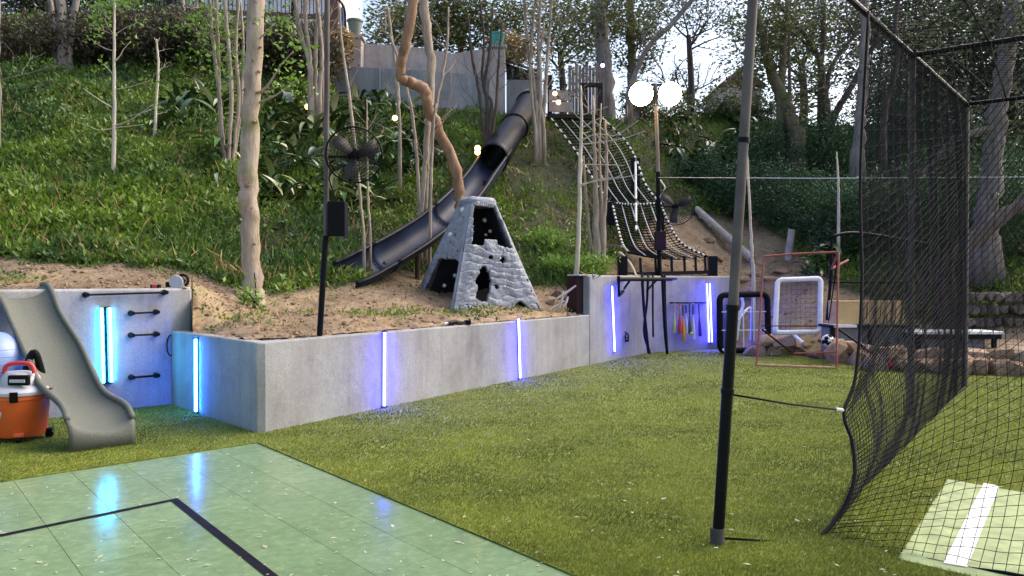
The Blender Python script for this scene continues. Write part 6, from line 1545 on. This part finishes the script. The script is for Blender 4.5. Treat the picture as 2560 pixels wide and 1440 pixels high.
# background trees beyond the crest
back = [('round olive-green tree behind the stucco wall', 'leaf_olive', (1150, 70), 33, [(1040, 30, 33, 2.2, 2, 1.6, 4200, 0.35), (1190, 50, 33, 2.3, 2, 1.5, 4600, 0.35), (1090, 100, 32, 1.6, 1.5, 0.8, 1600, 0.3)]),
        ('loose olive tree behind the mouth of the tube slide', 'leaf_olive', (1400, 100), 34, [(1330, 60, 34, 2.2, 2, 1.8, 2300, 0.35), (1440, 50, 34, 2.2, 2, 1.7, 2900, 0.35), (1400, 180, 34, 1.4, 1.5, 0.9, 420, 0.35)]),
        ('small green tree behind the grey-green pot', 'leaf_olive', (960, 90), 35, [(955, 90, 35, 0.9, 1, 0.5, 700, 0.25), (985, 40, 36, 0.8, 1, 0.9, 500, 0.3)]),
        ('tall sparse tree against the bright sky behind the floodlights', 'leaf_canopy', (1720, 60), 38, [(1650, 20, 38, 2.2, 2, 1.0, 800, 0.5), (1780, 20, 38, 2.6, 2, 1.3, 1300, 0.5), (1800, 150, 38, 0.9, 2, 1.8, 350, 0.4), (1865, 110, 37, 0.8, 2, 2.0, 700, 0.35)]),
        ('small dark tree on the skyline between floodlights and post', 'leaf_canopy', (1720, 200), 40, [(1715, 190, 40, 0.8, 1, 0.5, 260, 0.22), (1735, 225, 40, 1.2, 1, 0.3, 240, 0.22)]),
        ('grey-green leafy tree behind the dark forked tree', 'leaf_canopy', (2000, 120), 33, [(1930, 60, 33, 2.0, 2, 1.8, 2200, 0.35), (2040, 90, 33, 2.4, 2, 2.0, 2200, 0.35), (1980, 230, 33, 1.8, 1.5, 1.2, 900, 0.35), (2100, 230, 32, 1.5, 1.5, 1.2, 900, 0.35)]),
        ('dense grey-green tree behind the cage netting', 'leaf_canopy', (2300, 120), 30, [(2220, 60, 30, 2.2, 2, 2.4, 6500, 0.4), (2380, 60, 30, 2.6, 2, 2.6, 8500, 0.4), (2300, 220, 29, 2.2, 2, 1.6, 5200, 0.4)]),
        ('dense dark tree behind the broad rough trunk', 'leaf_canopy', (2520, 160), 26, [(2500, 80, 26, 2.2, 2, 2.6, 8000, 0.4), (2600, 200, 25, 2.0, 2, 2.6, 6500, 0.4), (2440, 260, 27, 1.8, 2, 1.4, 4200, 0.4)]),
        ('dark tree behind the three-stemmed tree at the bank top', 'leaf_canopy', (100, 20), 30, [(40, -10, 30, 3.2, 2, 1.6, 5500, 0.4), (220, -20, 30, 3.0, 2, 1.6, 5500, 0.4), (350, -5, 30, 1.6, 2, 1.3, 2600, 0.4)])]
for lab, lm, (bx_, by_), Y, blobs in back:
    base = P(bx_, 300, Y); base.z = H(base.x, Y) - 0.1
    t = thing('leafy_tree', lab, 'tree', base, 'trees beyond the crest of the bank')
    cl = crown(t, blobs, lm, 0.17)
    fork = P(bx_, by_ + 30, Y)
    q = spline([base, base.lerp(fork, 0.5) + Vector((0.15, 0, 0)), fork], 10); MB().tube([Vector(x) for x in q], [lerp(0.22, 0.12, k / 9) for k in range(10)], 9).build('trunk', B['bark_dark'], t, 180)
    mb = MB()
    for k in range(7): twigs(mb, fork - Vector((0, 0, random.uniform(0, 1.0))), Vector((random.gauss(0, 0.8), random.gauss(0, 0.5), random.uniform(0.3, 1.0))), random.uniform(1.3, 2.4), 0.055, 3, 0.5, 0.12)
    mb.build('limb_mass', B['bark_dark'], t, 180)['kind'] = 'stuff'

# shrubs: fine dark foliage with stems
def shrub(px, py, rx, rz, n, lab, lm='leaf_fine', sz=0.085, sig=0.14, grp=None, y0=13.0, ry=None):
    p = on_hill(px, py, y0); t = thing('shrub', lab, 'shrub', p, grp)
    c = p + Vector((0, 0, rz * 0.8)); pos, cl = blob(c, (rx, ry or rx * 0.7, rz), n, 30, sig)
    leaf_arrays(pos, rng.uniform(0.6, 1.4, len(pos)) * sz, 0.42, 0.25, M[lm], 'foliage', t)
    mb = MB()
    for i in rng.choice(len(cl), min(22, len(cl)), replace=False):
        q = Vector(cl[i]); mb.tube([p + Vector((random.gauss(0, 0.1), random.gauss(0, 0.1), -0.05)), p.lerp(q, 0.5) + Vector((0, 0, 0.1)), q], [0.018, 0.012, 0.005], 4, cap=False)
    o = mb.build('stem_mass', B['bark_dark'], t, 180); o['kind'] = 'stuff'
    return t
for px, py, rx, rz, n, lab in ((1760, 480, 0.9, 0.6, 3000, 'feathery dark shrub behind the second fan'), (1870, 480, 1.2, 0.9, 5500, 'feathery dark shrub just behind the metal post'), (1960, 450, 1.5, 1.1, 7500, 'tall feathery shrub below the vine-wrapped trunk'), (2060, 460, 1.4, 1.2, 7000, 'feathery dark shrub below the dark forked tree'),
                               (1830, 545, 0.9, 0.8, 3600, 'feathery dark shrub above the slanted grey log'), (1940, 570, 1.2, 1.0, 5500, 'blue-green feathery shrub above the cut stump'), (2050, 600, 1.2, 1.0, 5500, 'blue-green feathery shrub behind the goal frame'), (2140, 640, 1.2, 1.1, 5500, 'dense dark shrub behind the tan box'),
                               (2250, 640, 1.3, 1.2, 6000, 'dense dark shrub behind the cage netting beside the tan box'), (2340, 560, 1.3, 1.2, 6000, 'dense dark shrub between cage posts'), (2560, 640, 1.5, 1.3, 7000, 'dense green shrub beside the broad rough trunk'), (2540, 560, 1.4, 1.2, 5000, 'taller green shrub behind the fallen trunk'), (2230, 420, 1.4, 1.4, 6500, 'olive shrub behind the middle cage post'), (2380, 420, 1.4, 1.3, 6000, 'dark shrub below the bent branch')):
    shrub(px, py, rx, rz, n, lab, y0=15.0)
shrub(2250, 330, 1.8, 1.2, 6500, 'yellow-green shrub on the crest seen through the cage netting', 'leaf_olive', 0.12, 0.2, y0=18)
shrub(1780, 300, 1.6, 0.4, 2400, 'low dark hedge on the skyline beside the floodlights', 'leaf_canopy', 0.12, 0.18, y0=18)
shrub(1660, 315, 1.0, 0.35, 1200, 'low olive bush on the skyline below the floodlights', 'leaf_olive', 0.12, 0.16, y0=18)
shrub(1600, 310, 0.9, 0.7, 2200, 'olive bush behind the landing', 'leaf_olive', 0.12, 0.18, y0=18)
shrub(1880, 310, 1.2, 0.5, 2200, 'low dark bush on the skyline behind the metal post', 'leaf_canopy', 0.12, 0.18, y0=18)
for k, (px, py, rx, rz, n, lab) in enumerate(((60, 165, 1.8, 0.7, 4500, 'tangled dark vine thicket beside the straight trunk'), (250, 165, 2.0, 0.75, 6000, 'tangled dark vine thicket behind the tall sapling'), (380, 168, 1.7, 0.8, 6000, 'brownish vine thicket below the railing'), (490, 172, 1.5, 0.8, 5500, 'brown vine thicket behind the slender grey trunk'),
      (600, 178, 1.4, 0.8, 5000, 'brown vine thicket behind the greenish stems'), (700, 190, 1.5, 0.9, 6000, 'dark vine thicket right of the pale trunk'), (770, 195, 1.2, 0.8, 4500, 'dark vine thicket behind the pinkish stems'))):
    shrub(px, py, rx, rz, n, lab, 'leaf_dry', 0.13, 0.2, 'vine thickets at the top of the bank', 16)
for px, py, n, lab in ((700, 190, 1500, 'bright yellow-green shrub right of the pale trunk'), (500, 190, 700, 'bright green shrub behind the slender stems'), (300, 60, 500, 'bright young leaves behind the tall sapling')):
    shrub(px, py, 1.1, 0.9, n, lab, 'leaf_bright', 0.13, 0.2, None, 14)
for px, py, rx, n, lab in ((1395, 690, 0.55, 1300, 'low bright green weeds behind the maroon bin'), (1480, 690, 0.4, 900, 'low bright green weeds beside the tan stems'), (1370, 620, 0.6, 1300, 'bright green weeds right of the rock pyramid'), (628, 772, 0.18, 160, 'small green tuft at the foot of the pale trunk')):
    shrub(px, py, rx, 0.22, n, lab, 'leaf_bright', 0.09, 0.09, None, 11.5)
p = P(1285, 130, 27.0); t = thing('dry_grass_clump', 'straw-coloured dry foliage behind the pillar and shed roof', 'plant', p)
pos, cl = blob(p, (0.6, 0.5, 0.5), 1200, 40, 0.15); leaf_arrays(pos, rng.uniform(0.2, 0.45, len(pos)), 0.14, 0.1, M['leaf_straw'], 'foliage', t, droop=0.8)
p = P(848, 110, 24.2); t = thing('dry_grass_clump', 'straw-coloured dry foliage hanging beside the gate pier', 'plant', p)
pos, cl = blob(p, (0.35, 0.4, 0.5), 900, 40, 0.12); leaf_arrays(pos, rng.uniform(0.2, 0.45, len(pos)), 0.12, 0.1, M['leaf_straw'], 'foliage', t, droop=0.8)
# dark wire fence and stone wall behind the cage
t = thing('stone_wall', 'rough dark stone wall behind the utility table', 'wall', P(2500, 860, 16.0))
DARK_ROCKS = [m.copy() for m in ROCKS]; M['dark_stone'] = mat_stone('dark mottled stone', (0.13, 0.10, 0.085))
for m in DARK_ROCKS: m.materials[0] = M['dark_stone']
for k in range(12):
    for j in range(5):
        px = 2420 + k * 24 + (j % 2) * 12; Y = 15.85; c = P(px, 742 + j * 32, Y)
        o = bpy.data.objects.new('stone', DARK_ROCKS[(k * 3 + j) % 7]); COL.objects.link(o); o.location = c; o.scale = (0.155 * random.uniform(0.9, 1.1), 0.2, 0.155); o.rotation_euler = (0, 0, random.uniform(-0.2, 0.2)); o.parent = t; o.location = c - t.location
